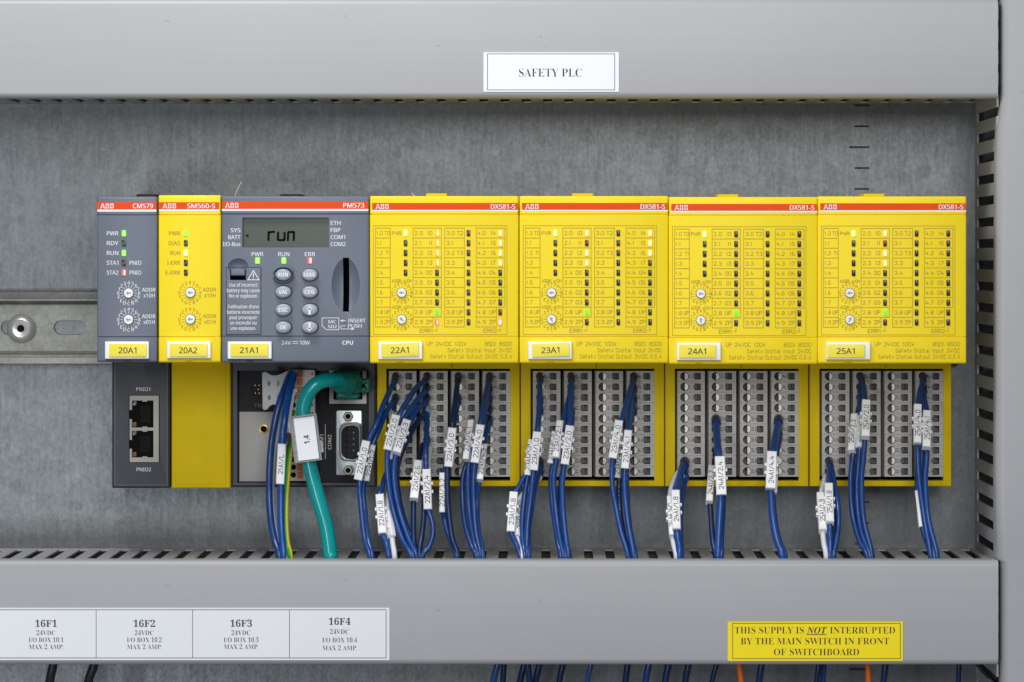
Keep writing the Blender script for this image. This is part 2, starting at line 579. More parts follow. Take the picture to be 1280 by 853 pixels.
def rrect(x0, x1, z0, z1, r, n, rot, h, cx=None, cz=None):
    pts = []
    for (ax, az, a0) in ((x1 - r, z1 - r, 0), (x0 + r, z1 - r, 90), (x0 + r, z0 + r, 180), (x1 - r, z0 + r, 270)):
        for i in range(n + 1):
            a = math.radians(a0 + 90 * i / n)
            pts.append((ax + r * math.cos(a), az + r * math.sin(a)))
    if rot:
        cx = (x0 + x1) / 2 if cx is None else cx
        cz = (z0 + z1) / 2 if cz is None else cz
        ca, sa = math.cos(rot), math.sin(rot)
        pts = [(cx + (p[0] - cx) * ca - (p[1] - cz) * sa, cz + (p[0] - cx) * sa + (p[1] - cz) * ca) for p in pts]
    return [(p[0], h, p[1]) for p in pts]


def thing(name, label, cat, loc, group=None):
    o = bpy.data.objects.new(name, None)
    o.empty_display_size = 0.01
    col.objects.link(o)
    o.location = loc
    WL[o.name] = Vector(loc)
    return tag(o, label, cat, group)


def tag(o, label, cat, group=None):
    o["label"], o["category"] = label, cat
    if group:
        o["group"] = group
    return o


def place(name, me, world_loc, parent):
    """an object using shared mesh data, placed under its thing"""
    o = bpy.data.objects.new(name, me)
    col.objects.link(o)
    o.parent = parent
    o.location = Vector(world_loc) - WL[parent.name]
    WL[o.name] = Vector(world_loc)
    return o


def cut(o, tools):
    """carve closed tool meshes out of an object"""
    tmp = []
    for tb in tools:
        t = bpy.data.objects.new("tool_tmp", tb.mesh("tool_tmp", Vector((0, 0, 0)), 0))
        col.objects.link(t)
        md = o.modifiers.new("cut", "BOOLEAN")
        md.operation, md.object, md.solver = "DIFFERENCE", t, "EXACT"
        try:
            md.material_mode = "TRANSFER"
        except Exception:
            pass
        t.location = -WL[o.name] + Vector(o.matrix_world.translation) if False else (0, 0, 0)
        tmp.append(t)
    bpy.context.view_layer.update()
    me = bpy.data.meshes.new_from_object(o.evaluated_get(bpy.context.evaluated_depsgraph_get()))
    o.modifiers.clear()
    o.data = me
    me.shade_smooth()
    me.set_sharp_from_angle(angle=math.radians(30))
    for t in tmp:
        bpy.data.objects.remove(t)


# ================================================================== the setting: mounting plate
b = MB()
b.box(X(-260, 0), X(1560, 0), -0.002, 0.0, Z(1250, 0), Z(-320, 0), "zinc")
for k in range(-8, 38):
    y = 132.0 + 26.1 * k
    long_ = k % 5 == 2
    b.quad(X(1061.5 if long_ else 1068, 0), X(1086.5, 0), Z(y + 1.2, 0), Z(y - 1.2, 0), 0.0002, "black_ink")
plate = b.build("mounting_plate", smooth=0)
plate["kind"] = "structure"


# ================================================================== cable ducts
def quarter(cx_, cz_, r, a0, a1, n=6):
    return [(cx_ + r * math.cos(math.radians(a0 + (a1 - a0) * i / n)), cz_ + r * math.sin(math.radians(a0 + (a1 - a0) * i / n))) for i in range(n + 1)]


def lid_profile(a0, a1, r=0.0028, t=0.0013, lip=0.0765):
    """(across, h) outline of a duct lid from edge a0 to edge a1 (a0 < a1)"""
    out = [(a0, lip)] + [(c, h) for c, h in quarter(a0 + r, HD - r, r, 180, 90)] + [(c, h) for c, h in quarter(a1 - r, HD - r, r, 90, 0)] + [(a1, lip)]
    ins = [(a1 - t, lip), (a1 - t, HD - r - t), (a1 - r - t, HD - t), (a0 + r + t, HD - t), (a0 + t, HD - r - t), (a0 + t, lip)]
    return out + ins


def slotted_wall(mb, plane, u0, u1, t, vertical, centre=0.0):
    """duct side wall standing on the plate: solid foot, fingers every 10 mm, open 4 mm slots centred on centre + n * 10 mm; lies at across-position plane..plane+t"""
    def bx(ua, ub, h0, h1):
        if vertical:
            mb.box(plane, plane + t, h0, h1, ua, ub, "duct")
        else:
            mb.box(ua, ub, h0, h1, plane, plane + t, "duct")
    bx(u0, u1, 0.0012, 0.0085)
    u = math.floor(u0 / 0.010) * 0.010 - 0.010 + centre + 0.0021
    while u < u1:
        if u + 0.0058 > u0 + 0.0005:
            bx(max(u, u0), min(u + 0.0058, u1), 0.0085, 0.0815)
        u += 0.010


def horizontal_duct(label, yt, yb, x_px0, x_px1, centre, solid_top=False):
    """yt, yb: picture rows of the lid's outer edges at the lid front"""
    z1, z0 = Z(yt, HD), Z(yb, HD)
    x0, x1 = X(x_px0, HD), X(x_px1, HD)
    t = thing("cable_duct", label, "cable duct", ((x0 + x1) / 2, 0, (z0 + z1) / 2), "grey slotted cable ducts")
    lid = MB()
    prof = lid_profile(z0, z1)
    rings = []
    for xx in (x0, x1):
        rings.append([(xx, h, z) for z, h in prof])
    lid.loft(rings, "duct")
    lid.build("lid", t, smooth=50)
    for za, sgn in ((z1 - 0.0014, -1), (z0 + 0.0014, 1)):
        w = MB()
        if solid_top and sgn < 0:  # unseen upper wall, slots left out so no light streaks reach the plate
            w.box(x0, x1 - 0.0004, 0.0012, 0.0815, za - 0.0008, za, "duct")
            w.build("light_blocking_wall", t, smooth=0)
            continue
        slotted_wall(w, za if sgn > 0 else za - 0.0008, x0, x1 - 0.0004, 0.0008, False, centre)
        w.build("slotted_wall", t, smooth=0)
    f = MB()
    f.box(x0, x1 - 0.0004, 0.0002, 0.0012, z0 + 0.0036, z1 - 0.0036, "duct_shade")
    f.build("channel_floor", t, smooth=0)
    return t


top_duct = horizontal_duct("grey slotted cable duct above the modules, carrying the white safety sign", -1.5, 123.0, -240, 1247.5, 0.0098, True)
low_duct = horizontal_duct("grey slotted cable duct below the modules, carrying the fuse labels and yellow warning", 700.5, 831.5, -240, 1247.8, 0.0090)

# the upright duct beside them: its lid edge bows out between the two horizontal ducts
xl, xr = X(1245.5, HD), X(1400, HD)
t = thing("cable_duct", "upright grey slotted cable duct running past the ends of the two horizontal ducts", "cable duct", ((xl + xr) / 2, 0, 0), "grey slotted cable ducts")
lid = MB()
rings = []
for yy, xe in ((-320, 1252.5), (118, 1252.5), (135, 1251), (165, 1247), (200, 1245.8), (320, 1245.3), (600, 1244.8), (698, 1245.2), (703, 1251.5), (1250, 1252.5)):
    rings.append([(x, h, Z(yy, HD)) for x, h in lid_profile(X(xe, HD), xr, r=0.0042)])
lid.loft(rings, "duct")
lid.build("lid", t, smooth=50)
for xa in (X(1248.3, HD) - 0.0003, xr - 0.0034):
    w = MB()
    slotted_wall(w, xa, Z(1250, HD), Z(-320, HD), 0.0008, True, 0.0091)
    w.build("slotted_wall", t, smooth=0)
f = MB()
f.box(X(1248.3, HD) + 0.0014, xr - 0.0035, 0.0002, 0.0012, Z(1250, HD), Z(-320, HD), "duct_shade")
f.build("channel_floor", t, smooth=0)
# wires lying inside the upright duct, seen through its slots
for nm, m_, dx, hh, lab in (("wire", "wire_green", 0.016, 0.024, "green wire lying inside the upright duct behind its slots"),
                            ("wire", "wire_brown", 0.008, 0.050, "brown wire lying inside the upright duct behind its slots"),
                            ("wire", "wire_yellow", 0.0075, 0.040, "yellow wire lying inside the upright duct behind its slots"),
                            ("wire", "wire_black", 0.010, 0.020, "black wire lying inside the upright duct behind its slots")):
    b = MB()
    xb = X(1248.3, HD) + dx
    lo, hi = (460, 790) if m_ == "wire_yellow" else (-200, 460) if m_ == "wire_green" else (-200, 900)
    pts = [(xb + random.uniform(-0.0012, 0.0012), hh + random.uniform(-0.004, 0.004), Z(lo + (hi - lo) * i / 9, 0.04)) for i in range(10)]
    b.tube(pts, 0.0015, m_)
    tag(b.build(nm, smooth=60), lab, "wire", "wires inside the upright duct")


# ================================================================== DIN rail
rail = thing("mounting_rail", "galvanised top-hat mounting rail with oval slots behind the modules", "mounting rail", (0, 0, Z(410, 0.004)))
b = MB()
zc = Z(410.0, 0.005)
half = 0.0174
xa, xb = X(-240, 0.005), X(1198, 0.005)
prof = [(half, 0.0080), (half - 0.0004, 0.0086), (half - 0.0010, 0.0085), (half - 0.0034, 0.0079), (half - 0.0037, 0.0082), (half - 0.0044, 0.0082), (half - 0.0052, 0.0072), (half - 0.0054, 0.0030), (half - 0.0064, 0.0021)]
outline = prof + [(-z, h) for z, h in reversed(prof)]
inner = [(z + (0.0011 if abs(z) < half - 0.0045 else 0), h - 0.0011) for z, h in prof]
bot = [(-z, h) for z, h in inner]
# upper and lower webs (the floor between them carries the slots)
for sg in (1, -1):
    loops = []
    for xx in (xa, xb):
        loops.append([(xx, h, zc + sg * z) for z, h in prof + list(reversed(inner))])
    b.loft(loops, "rail")
zi = half - 0.0064
slots = []
xs0 = X(87.2, 0.003)
pitch = 0.0253
k = -4
while xs0 + k * pitch < xb - 0.012:
    c = xs0 + k * pitch
    if c - 0.009 > xa:
        slots.append(c)
    k += 1
rz, rx = 0.0035, 0.0078
edges = [xa] + [(slots[i] + slots[i + 1]) / 2 for i in range(len(slots) - 1)] + [xb]
hf, hb_ = 0.0021, 0.0010
for i, c in enumerate(slots):
    e0, e1 = edges[i], edges[i + 1]
    ring = []
    N = 32
    for j in range(N):
        a = 2 * math.pi * (j + 0.5) / N
        px_, pz_ = math.cos(a), math.sin(a)
        sx = (rx - rz) if px_ > 0 else -(rx - rz)
        ring.append((c + sx + rz * px_, zc + rz * pz_))
    outer = []
    for (px_, pz_) in ring:
        dx, dz = px_ - c, pz_ - zc
        kx = ((e1 - c) / dx) if dx > 0 else ((e0 - c) / dx)
        kz = abs(zi / dz)
        s = min(kx, kz)
        outer.append((c + dx * s, zc + dz * s))
    # snap the outer ring to the four corners
    for cxn, czn in ((e0, zc - zi), (e0, zc + zi), (e1, zc - zi), (e1, zc + zi)):
        j = min(range(N), key=lambda q: (outer[q][0] - cxn) ** 2 + (outer[q][1] - czn) ** 2)
        outer[j] = (cxn, czn)
    b.loft([[(p[0], hf, p[1]) for p in outer], [(p[0], hf, p[1]) for p in ring], [(p[0], hb_, p[1]) for p in ring]], "rail", cap0=False, cap1=False)
b.build("top_hat_profile", rail, smooth=30)
b = MB()
sx_, sz_ = X(25.8, 0.006), Z(411, 0.006)
R = 18.2 * L(0.006)
b.disc(sx_, sz_, R, R, [(1.0, 0.0021), (1.0, 0.0034), (0.975, 0.0041), (0.92, 0.0047), (0.72, 0.0060), (0.62, 0.0063), (0.585, 0.0061), (0.56, 0.0060), (0.28, 0.0062), (0.25, 0.0060), (0.25, 0.0030)], "steel", 36)
b.build("fixing_screw", rail, smooth=50)
b = MB()
b.disc(sx_, sz_, R * 0.252, R * 0.252, [(1.0, 0.0045), (0.9, 0.0046)], "void", 6)
b.build("hex_socket", bpy.data.objects["fixing_screw"], smooth=0)


# ================================================================== module housings
def housing(mb, px0, px1, pyt, pyb, mname, gr=(268.0, 420.8), hback=0.0415, c=0.0011):
    """front block of a module: header, panel and footer parted by two V grooves"""
    x0, x1, zt, zb = X(px0, HC), X(px1, HC), Z(pyt, HC), Z(pyb, HC)
    pr = [(zb, hback)]
    pr += [(z, h) for z, h in quarter(zb + c, HC - c, c, 180, 90, 4)]
    for y in reversed(gr):
        z = Z(y, HC)
        pr += [(z - 0.00045, HC), (z - 0.0001, HC - 0.0006), (z + 0.0001, HC - 0.0006), (z + 0.00025, HC)]
    pr += [(z, h) for z, h in quarter(zt - c, HC - c, c, 90, 0, 4)]
    pr.append((zt, hback))
    loops = []
    for xx, d in ((x0, c), (x0 + 0.3 * c, 0.3 * c), (x0 + c, 0), (x1 - c, 0), (x1 - 0.3 * c, 0.3 * c), (x1, c)):
        lp = []
        for z, h in pr:
            hh = h - d if h > hback + 0.01 else h
            zz = z
            if abs(z - zt) < 1e-6 or abs(z - zb) < 1e-6:
                zz = z + (-d if z > 0.5 * (zt + zb) else d) * 0.6
            lp.append((xx, hh, zz))
        loops.append(lp)
    mb.loft(loops, mname)


E1 = HC + 0.00006   # printed surfaces
E2 = HC + 0.00012


def header(th, px0, px1, py0, py1, yw, name_txt, nx0, nx1, ax0, ax1, white="white_ink"):
    b = MB()
    b.quad(X(px0, HC), X(px1, HC), Z(py1, HC), Z(py0, HC), E1, "orange")
    b.quad(X(px0, HC), X(px1, HC), Z(yw, HC), Z(py1 + 0.15, HC), E1, white)
    ym = (py0 + py1) / 2 + 0.2
    b.text("ABB", X(ax0, HC), Z(ym, HC), E2, 6.4 * L(HC), white, "sansbold", width=(ax1 - ax0) * L(HC))
    # the split of the letters
    b.quad(X(ax0 - 0.3, HC), X(ax1 + 0.3, HC), Z(ym + 0.25, HC), Z(ym - 0.25, HC), E2 + 0.00004, "orange")
    for k in range(3):
        xm = ax0 + (ax1 - ax0) * (k + 0.52) / 3
        b.quad(X(xm - 0.22, HC), X(xm + 0.22, HC), Z(ym + 3.4, HC), Z(ym - 3.4, HC), E2 + 0.00008, "orange")
    b.text(name_txt, X(nx0, HC), Z(ym, HC), E2, 5.8 * L(HC), white, "sansmed", width=(nx1 - nx0) * L(HC))
    return b.build("header_lettering_strip", th, smooth=0)


def name_tag(th, x0, x1, y0, y1, lx0, lx1, ly0, ly1, txt, rot=0.0, mat_under="charcoal", lab=None):
    b = MB()
    b.rbox(X(x0, HC), X(x1, HC), Z(y1, HC), Z(y0, HC), HC + 0.0001, HC + 0.0020, 0.0004, 0.0003, "white_plastic")
    ho = b.build("label_holder", th)
    b = MB()
    H2 = HC + 0.0020
    b.rbox(X(lx0, H2), X(lx1, H2), Z(ly1, H2), Z(ly0, H2), H2 + 0.00005, H2 + 0.0007, 0.0003, 0.00015, "tag_yellow", rot)
    cx_, cy_ = (lx0 + lx1) / 2, (ly0 + ly1) / 2
    b.text(txt, X(cx_ - 0.5, H2), Z(cy_, H2), H2 + 0.00078, 7.2 * L(H2), "black_ink", "sans", "c", width=22.6 * L(H2), rot=rot)
    s = b.build("label_sticker", ho)
    s["label"] = "yellow name tag reading " + txt
    # the notched clip under the holder
    b = MB()
    b.rbox(X(x0 + 1, HC), X(x1 + 0.5, HC), Z(y1 + 2.4, HC), Z(y1 + 0.1, HC), HC - 0.001, HC + 0.0004, 0.0002, 0.0002, mat_under)
    b.rbox(X(x0 + 0.42 * (x1 - x0), HC), X(x0 + 0.58 * (x1 - x0), HC), Z(y1 + 3.6, HC), Z(y1 + 2.5, HC), HC - 0.001, HC + 0.0005, 0.0001, 0.0002, mat_under)
    b.build("holder_clip", th)


def led_mesh(name, mname, w, h_):
    b = MB()
    lw, lh = w * L(HC), h_ * L(HC)
    tones = {"led_amber": ("led_amber", "led_white", 0.04, 0.40), "led_white": ("led_amber", "led_white", -0.34, 0.38), "led_pale": ("led_green", "led_pale", -0.34, 0.34),
             "led_green": ("led_vivid", "led_green", -0.34, 0.40), "led_red": ("led_red", "led_pink", -0.05, 0.34), "led_pink": ("led_red", "led_pink", -0.38, 0.38)}
    body, core, c0, c1 = tones.get(mname, (mname, None, 0, 0))
    b.rbox(-lw / 2, lw / 2, -lh / 2, lh / 2, -0.0003, 0.0004, lw * 0.22, 0.0002, body, n=3, steps=2)
    if core:      # the bright die shows through the lens, off to one side on some
        b.loft([rrect(c0 * lw, c1 * lw, -lh * 0.40, lh * 0.40, lw * 0.12, 3, 0, 0.00042), rrect(c0 * lw, c1 * lw, -lh * 0.40, lh * 0.40, lw * 0.12, 3, 0, 0.00044)], core, cap0=False)
    return b.mesh(name)


LED = {}


def led(th, px, py, mname, w=4.7, h_=7.9):
    key = (mname, w, h_)
    if key not in LED:
        LED[key] = led_mesh("indicator_light", mname, w, h_)
    return place("indicator_light", LED[key], (X(px, HC), -HC, Z(py, HC)), th)


DIALM = {}


def dial(th, px, py, r, ang):
    """white rotary address dial with a grey arrow; ang = direction of the arrow in degrees"""
    key = round(r, 2)
    if key not in DIALM:
        b = MB()
        R_ = r * L(HC)
        b.disc(0, 0, R_ * 1.12, R_ * 1.12, [(1.0, 0.00005), (0.8, 0.00006)], "black", 24)
        b.disc(0, 0, R_, R_, [(1.0, 0.0001), (1.0, 0.0008), (0.9, 0.0011)], "white_plastic", 24)
        d = b.mesh("rotary_dial")
        b = MB()
        s = R_
        arrow = [(-0.55, 0.16), (0.05, 0.16), (0.05, 0.42), (0.62, 0.0), (0.05, -0.42), (0.05, -0.16), (-0.55, -0.16)]
        b.add([(p[0] * s, -0.00116, p[1] * s) for p in arrow], [tuple(range(7))], "pointer")
        DIALM[key] = (d, b.mesh("pointer", smooth=0))
    o = place("rotary_dial", DIALM[key][0], (X(px, HC), -HC, Z(py, HC)), th)
    p = place("pointer", DIALM[key][1], (X(px, HC), -HC, Z(py, HC)), o)
    p.rotation_euler = (0, -math.radians(ang), 0)
    return o


def dial_legend(b, px, py, rnum, rt0, rt1, cap, mname, font, w=0.16):
    for i, ch in enumerate("0123456789ABCDEF"):
        a = math.radians(180 - 22.5 * i)
        b.text(ch, X(px + rnum * math.cos(a), HC), Z(py - rnum * math.sin(a), HC), E1, cap * L(HC), mname, font, "c", w=w)
        b.line2([(X(px + rt0 * math.cos(a), HC), Z(py - rt0 * math.sin(a), HC)), (X(px + rt1 * math.cos(a), HC), Z(py - rt1 * math.sin(a), HC))], E1, 0.55 * L(HC), mname)


def latch(th, px0, px1, py, mname):
    b = MB()
    b.rbox(X(px0, HC - 0.012), X(px1, HC - 0.012), Z(py + 3, HC - 0.012), Z(py - 3.3, HC - 0.012), HC - 0.040, HC - 0.012, 0.0003, 0.0005, mname)
    b.build("top_latch", th)


# ------------------------------------------------------------------ the four yellow input/output modules
DX0 = 462.2
LEGEND = None


def dx_legend():
    """printed table, dials and wording shared by the four modules (drawn at the first one's place)"""
    b = MB()
    q = lambda px: X(px, HC)
    w = lambda py: Z(py, HC)
    lw = 0.85 * L(HC)
    ink, ln = "olive_ink", "line_ink"
    R0, P = 285.3, 12.35
    rows = [R0 + P * i for i in range(11)]
    b.rect_line(q(466.7), q(633.6), w(418.4), w(282.3), E1, lw, ln)
    lay = E1 + 0.00002
    cols = [(469.4, 487.8, None), (516.3, 551.6, (9, 541.2)), (555.8, 580.5, None), (595.3, 631.0, (8, 620.6))]
    for (xa_, xb_, short) in cols:
        y_end = rows[10]
        b.line2([(q(xa_), w(rows[0])), (q(xa_), w(y_end))], lay, lw, ln)
        if short:
            k_, xs_ = short
            b.line2([(q(xb_), w(rows[0])), (q(xb_), w(rows[k_]))], lay, lw, ln)
            b.line2([(q(xs_), w(rows[k_])), (q(xs_), w(y_end))], lay, lw, ln)
        else:
            b.line2([(q(xb_), w(rows[0])), (q(xb_), w(y_end))], lay, lw, ln)
        for i in range(11):
            xe = xs_ if (short and i > short[0]) else xb_
            b.line2([(q(xa_), w(rows[i])), (q(xe), w(rows[i]))], lay + 0.00002, lw, ln)
    second = {1: {0: "T0", 2: "T1", 8: "UP", 9: "ZP"}, 2: dict([(i, "I%d" % i) for i in range(4)] + [(i, "O%d" % (i - 4)) for i in range(4, 8)] + [(8, "UP"), (9, "ZP")]),
              3: {0: "T2", 2: "T3", 8: "UP", 9: "ZP"}, 4: dict([(i, "I%d" % (i + 4)) for i in range(4)] + [(i, "O%d" % i) for i in range(4, 8)] + [(8, "UP"), (9, "ZP")])}
    tx = {1: (470.6, 487.0), 2: (518.6, 540.0), 3: (558.4, 578.5), 4: (597.2, 619.4)}
    cap = 4.6 * L(HC)
    for c in range(1, 5):
        for r in range(10):
            y = rows[r] + P / 2 + 0.1
            b.text("%d.%d" % (c, r), q(tx[c][0] + (0.7 if c == 1 else 0)), w(y), E1, cap, ink, "stroke", "l", w=0.13, xs=0.95 if c > 1 else 0.82)
            if r in second[c]:
                b.text(second[c][r], q(tx[c][1]), w(y), E1, cap, ink, "stroke", "r", w=0.13, xs=1.0 if c > 1 else 0.85)
    b.text("PWR", q(490.2), w(291.7), E1, 4.0 * L(HC), ink, "stroke", "l", width=11.2 * L(HC), w=0.14)
    for yy, t_ in ((351.3, "ADDR x10H"), (384.0, "ADDR x01H")):
        b.text(t_, q(490.0), w(yy), E1, 3.5 * L(HC), ink, "stroke", "l", width=24.4 * L(HC), w=0.15)
    for cy_ in (366.2, 399.5):
        dial_legend(b, 502.2, cy_, 12.2, 7.4, 9.8, 3.2, ink, "stroke")
    for xt, xe, t_ in ((525.0, 546.2, "ERR1"), (604.6, 625.2, "ERR2")):
        b.text(t_, q(xt), w(413.6), E1, 4.6 * L(HC), ink, "stroke", "l", width=16.0 * L(HC), w=0.13)
        b.line2([(q(xe), w(409.0)), (q(xe), w(413.6)), (q(xe - 3.0), w(413.6))], lay, lw, ln)
    b.text("UP 24VDC 100W", q(533.4), w(430.0), E1, 4.8 * L(HC), ink, "stroke", "l", width=49.4 * L(HC), w=0.12)
    b.text("8SDI 8SDO", q(639.8), w(430.0), E1, 4.8 * L(HC), ink, "stroke", "r", width=33.4 * L(HC), w=0.12)
    b.text("Safety Digital Input 24VDC", q(639.8), w(438.0), E1, 4.8 * L(HC), ink, "stroke", "r", width=80.0 * L(HC), w=0.12)
    b.text("Safety Digital Output 24VDC 0.5 A", q(639.8), w(445.7), E1, 4.8 * L(HC), ink, "stroke", "r", width=102.0 * L(HC), w=0.12)
    return b


def dx_module(px0, dy, tagtxt, tagbox, tagrot, lit, arrows, latch_x):
    d = px0 - DX0
    loc = Vector((X(px0 + 93, HC), -0.0475, Z(350 + dy, HC)))
    th = thing("safety_module", "yellow safety input and output module with name tag " + tagtxt, "control module", loc, "yellow input and output modules")
    b = MB()
    housing(b, px0, px0 + 186.0, 245.2 + dy, 454.4 + dy, "yellow", (268.0 + dy, 420.8 + dy))
    hs = b.build("housing", th)
    header(th, px0 + 3.0, px0 + 185.4, 253.9 + dy, 262.5 + dy, 264.6 + dy, "DX581-S", px0 + 151.2, px0 + 182.0, px0 + 7.2, px0 + 24.0)
    global LEGEND
    if LEGEND is None:
        LEGEND = dx_legend().mesh("printed_lettering", Vector((X(DX0 + 93, HC), -0.0475, Z(350, HC))), 0)
    place("printed_lettering", LEGEND, loc, hs)
    P = 12.35
    y0 = 291.7 + dy
    for c, px in enumerate((506.9, 546.2, 585.6, 625.2)):
        for r in range(5 if c == 0 else 10):
            led(th, px + d, y0 + P * r, lit.get((c + 1, r), "led_off_green" if (c, r) == (0, 1) else "led_off_black" if c == 0 else "led_off"))
    dial(th, 502.2 + d, 366.1 + dy, 5.7, arrows[0])
    dial(th, 502.2 + d, 399.4 + dy, 5.7, arrows[1])
    hx0, hx1, lx0, lx1, ly0, ly1 = tagbox
    name_tag(th, hx0, hx1, 427.2 + dy, 449.3 + dy, lx0, lx1, ly0, ly1, tagtxt, math.radians(tagrot), "yellow_base")
    latch(th, latch_x, latch_x + 26.5, 245.2 + dy, "yellow_base")
    return th


lit22 = {(1, 0): "led_pale", (2, 8): "led_vivid", (2, 9): "led_red", (4, 9): "led_pink", (4, 8): "led_off_red"}
for r in range(4):
    lit22[(2, r)] = "led_amber"
    lit22[(4, r)] = "led_white"
for r in range(10):
    lit22[(3, r)] = "led_off_brown"
lit23 = {(1, 0): "led_pale", (2, 8): "led_vivid", (2, 0): "led_white", (2, 2): "led_white", (2, 3): "led_white", (2, 1): "led_off_red", (4, 0): "led_white",
         (4, 1): "led_white", (4, 2): "led_white", (4, 3): "led_off_red"}
for r in (0, 1, 2):
    lit23[(3, r)] = "led_off_brown"
lit24 = {(1, 0): "led_pale", (2, 8): "led_vivid"}
lit25 = {(1, 0): "led_pale", (2, 8): "led_vivid", (2, 0): "led_white", (2, 2): "led_white", (2, 3): "led_white", (2, 1): "led_off_red"}
dx_module(462.2, 0.0, "22A1", (473.0, 528.0, 476.8, 523.6, 429.4, 446.2), 2.2, lit22, (180, 135), 532.5)
dx_module(649.4, 0.0, "23A1", (660.2, 714.8, 665.0, 711.7, 429.4, 446.2), 2.0, lit23, (180, 112), 715.0)
dx_module(836.0, 1.2, "24A1", (846.0, 900.8, 848.6, 894.8, 430.9, 447.6), 0.0, lit24, (180, 90), 897.0)
dx_module(1022.2, 0.4, "25A1", (1032.4, 1087.4, 1034.0, 1080.8, 430.5, 447.4), 0.0, lit25, (180, 65), 1079.5)

# ------------------------------------------------------------------ grey communication module (20A1)
q = lambda px: X(px, HC)
w_ = lambda py: Z(py, HC)
th = thing("communication_module", "slate grey communication module with name tag 20A1 and two network sockets below", "control module", (q(159), -0.0475, w_(350)))
b = MB()
housing(b, 121.2, 196.4, 245.8, 453.0, "slate", (268.6, 421.0))
hs = b.build("housing", th)
header(th, 121.7, 195.6, 253.0, 262.0, 264.9, "CM579", 166.0, 191.4, 125.5, 142.4)
b = MB()
for i, (t_, m_) in enumerate((("PWR", 0), ("RDY", 0), ("RUN", 0), ("STA1", 1), ("STA2", 1))):
    y = 291.9 + 12.28 * i
    b.text(t_, q(148.0), w_(y), E1, 5.0 * L(HC), "white_ink", "sans", "r", width=(14.4 if len(t_) == 3 else 14.6) * L(HC))
    if m_:
        b.text("PNIO", q(162.0), w_(y), E1, 5.0 * L(HC), "white_ink", "sans", "l", width=14.6 * L(HC))
for cy_, t_ in ((366.7, "x10H"), (399.8, "x01H")):
    dial_legend(b, 160.9, cy_, 13.1, 7.2, 10.2, 4.2, "white_ink", "sans")
    b.text("ADDR", q(177.4), w_(cy_ - 4.2), E1, 4.8 * L(HC), "white_ink", "sans", "l", width=17.0 * L(HC))
    b.text(t_, q(179.2), w_(cy_ + 3.0), E1, 4.8 * L(HC), "white_ink", "sans", "l", width=14.2 * L(HC))
b.build("printed_lettering", hs, smooth=0)
for i, m_ in enumerate(("led_green", "led_off_green", "led_green", "led_off_brown", "led_red")):
    led(th, 154.9, 291.9 + 12.28 * i, m_, 5.6, 8.0)
dial(th, 160.9, 366.7, 6.0, 180)
dial(th, 160.9, 399.8, 6.0, 180)
name_tag(th, 131.8, 186.6, 427.0, 448.8, 136.6, 183.4, 430.0, 446.2, "20A1", 0.0)
latch(th, 170.5, 195.0, 246.2, "black")
b = MB()
b.rbox(X(139.8, HB), X(212.4, HB), Z(610.5, HB), Z(262, HB), 0.001, HB, 0.0006, 0.0012, "charcoal")
b.rect_line(X(143.6, HB), X(209.2, HB), Z(606.6, HB), Z(450, HB), HB + 0.00005, 0.5 * L(HB), "slate")
b.text("PNIO1", X(179, HB), Z(486.7, HB), HB + 0.00008, 4.6 * L(HB), "white_ink", "sans", "c", width=17.4 * L(HB))
b.text("PNIO2", X(179.8, HB), Z(587.0, HB), HB + 0.00008, 4.6 * L(HB), "white_ink", "sans", "c", width=18.0 * L(HB))
b.build("lower_body", th)
# double network socket: metal frame with two stepped openings
HJ = HB + 0.0006
s = 4.874
jx = lambda v: X(120 + v / s, HJ)
jz = lambda v: Z(445 + v / s, HJ)
b = MB()
b.rbox(jx(200), jx(386), jz(652), jz(240), HB + 0.00003, HB + 0.0003, 0.0003, 0.0002, "void")
for (x0, x1, y0, y1) in ((205, 219, 243, 330), (205, 219, 386, 512), (205, 219, 566, 648), (350, 382, 243, 648), (219, 350, 243, 272), (219, 350, 437, 456), (219, 350, 619, 648),
                         (283, 312, 270, 279), (283, 312, 431, 439), (283, 312, 454, 462), (283, 312, 613, 621)):
    b.box(jx(x0), jx(x1), HB + 0.0003, HJ if x1 - x0 != 29 else HJ - 0.00005, jz(y1), jz(y0), "jack_metal")
so = b.build("network_socket", th, smooth=0)
for k, y in enumerate((290, 418, 470, 600)):
    b = MB()
    b.rbox(jx(222), jx(246), jz(y + 14), jz(y - 14), HB + 0.0003, HB + 0.00045, 0.0002, 0.0001, ("led_off_green", "wire_brown", "led_off_green", "wire_brown")[k])
    b.build("status_light", so)
for y in (354, 537):
    b = MB()
    for i in range(8):
        b.box(jx(268), jx(330), HB + 0.0003, HB + 0.00038, jz(y - 45 + i * 13 + 2), jz(y - 45 + i * 13 - 2), "black")
    b.build("contact_grille", so, smooth=0)

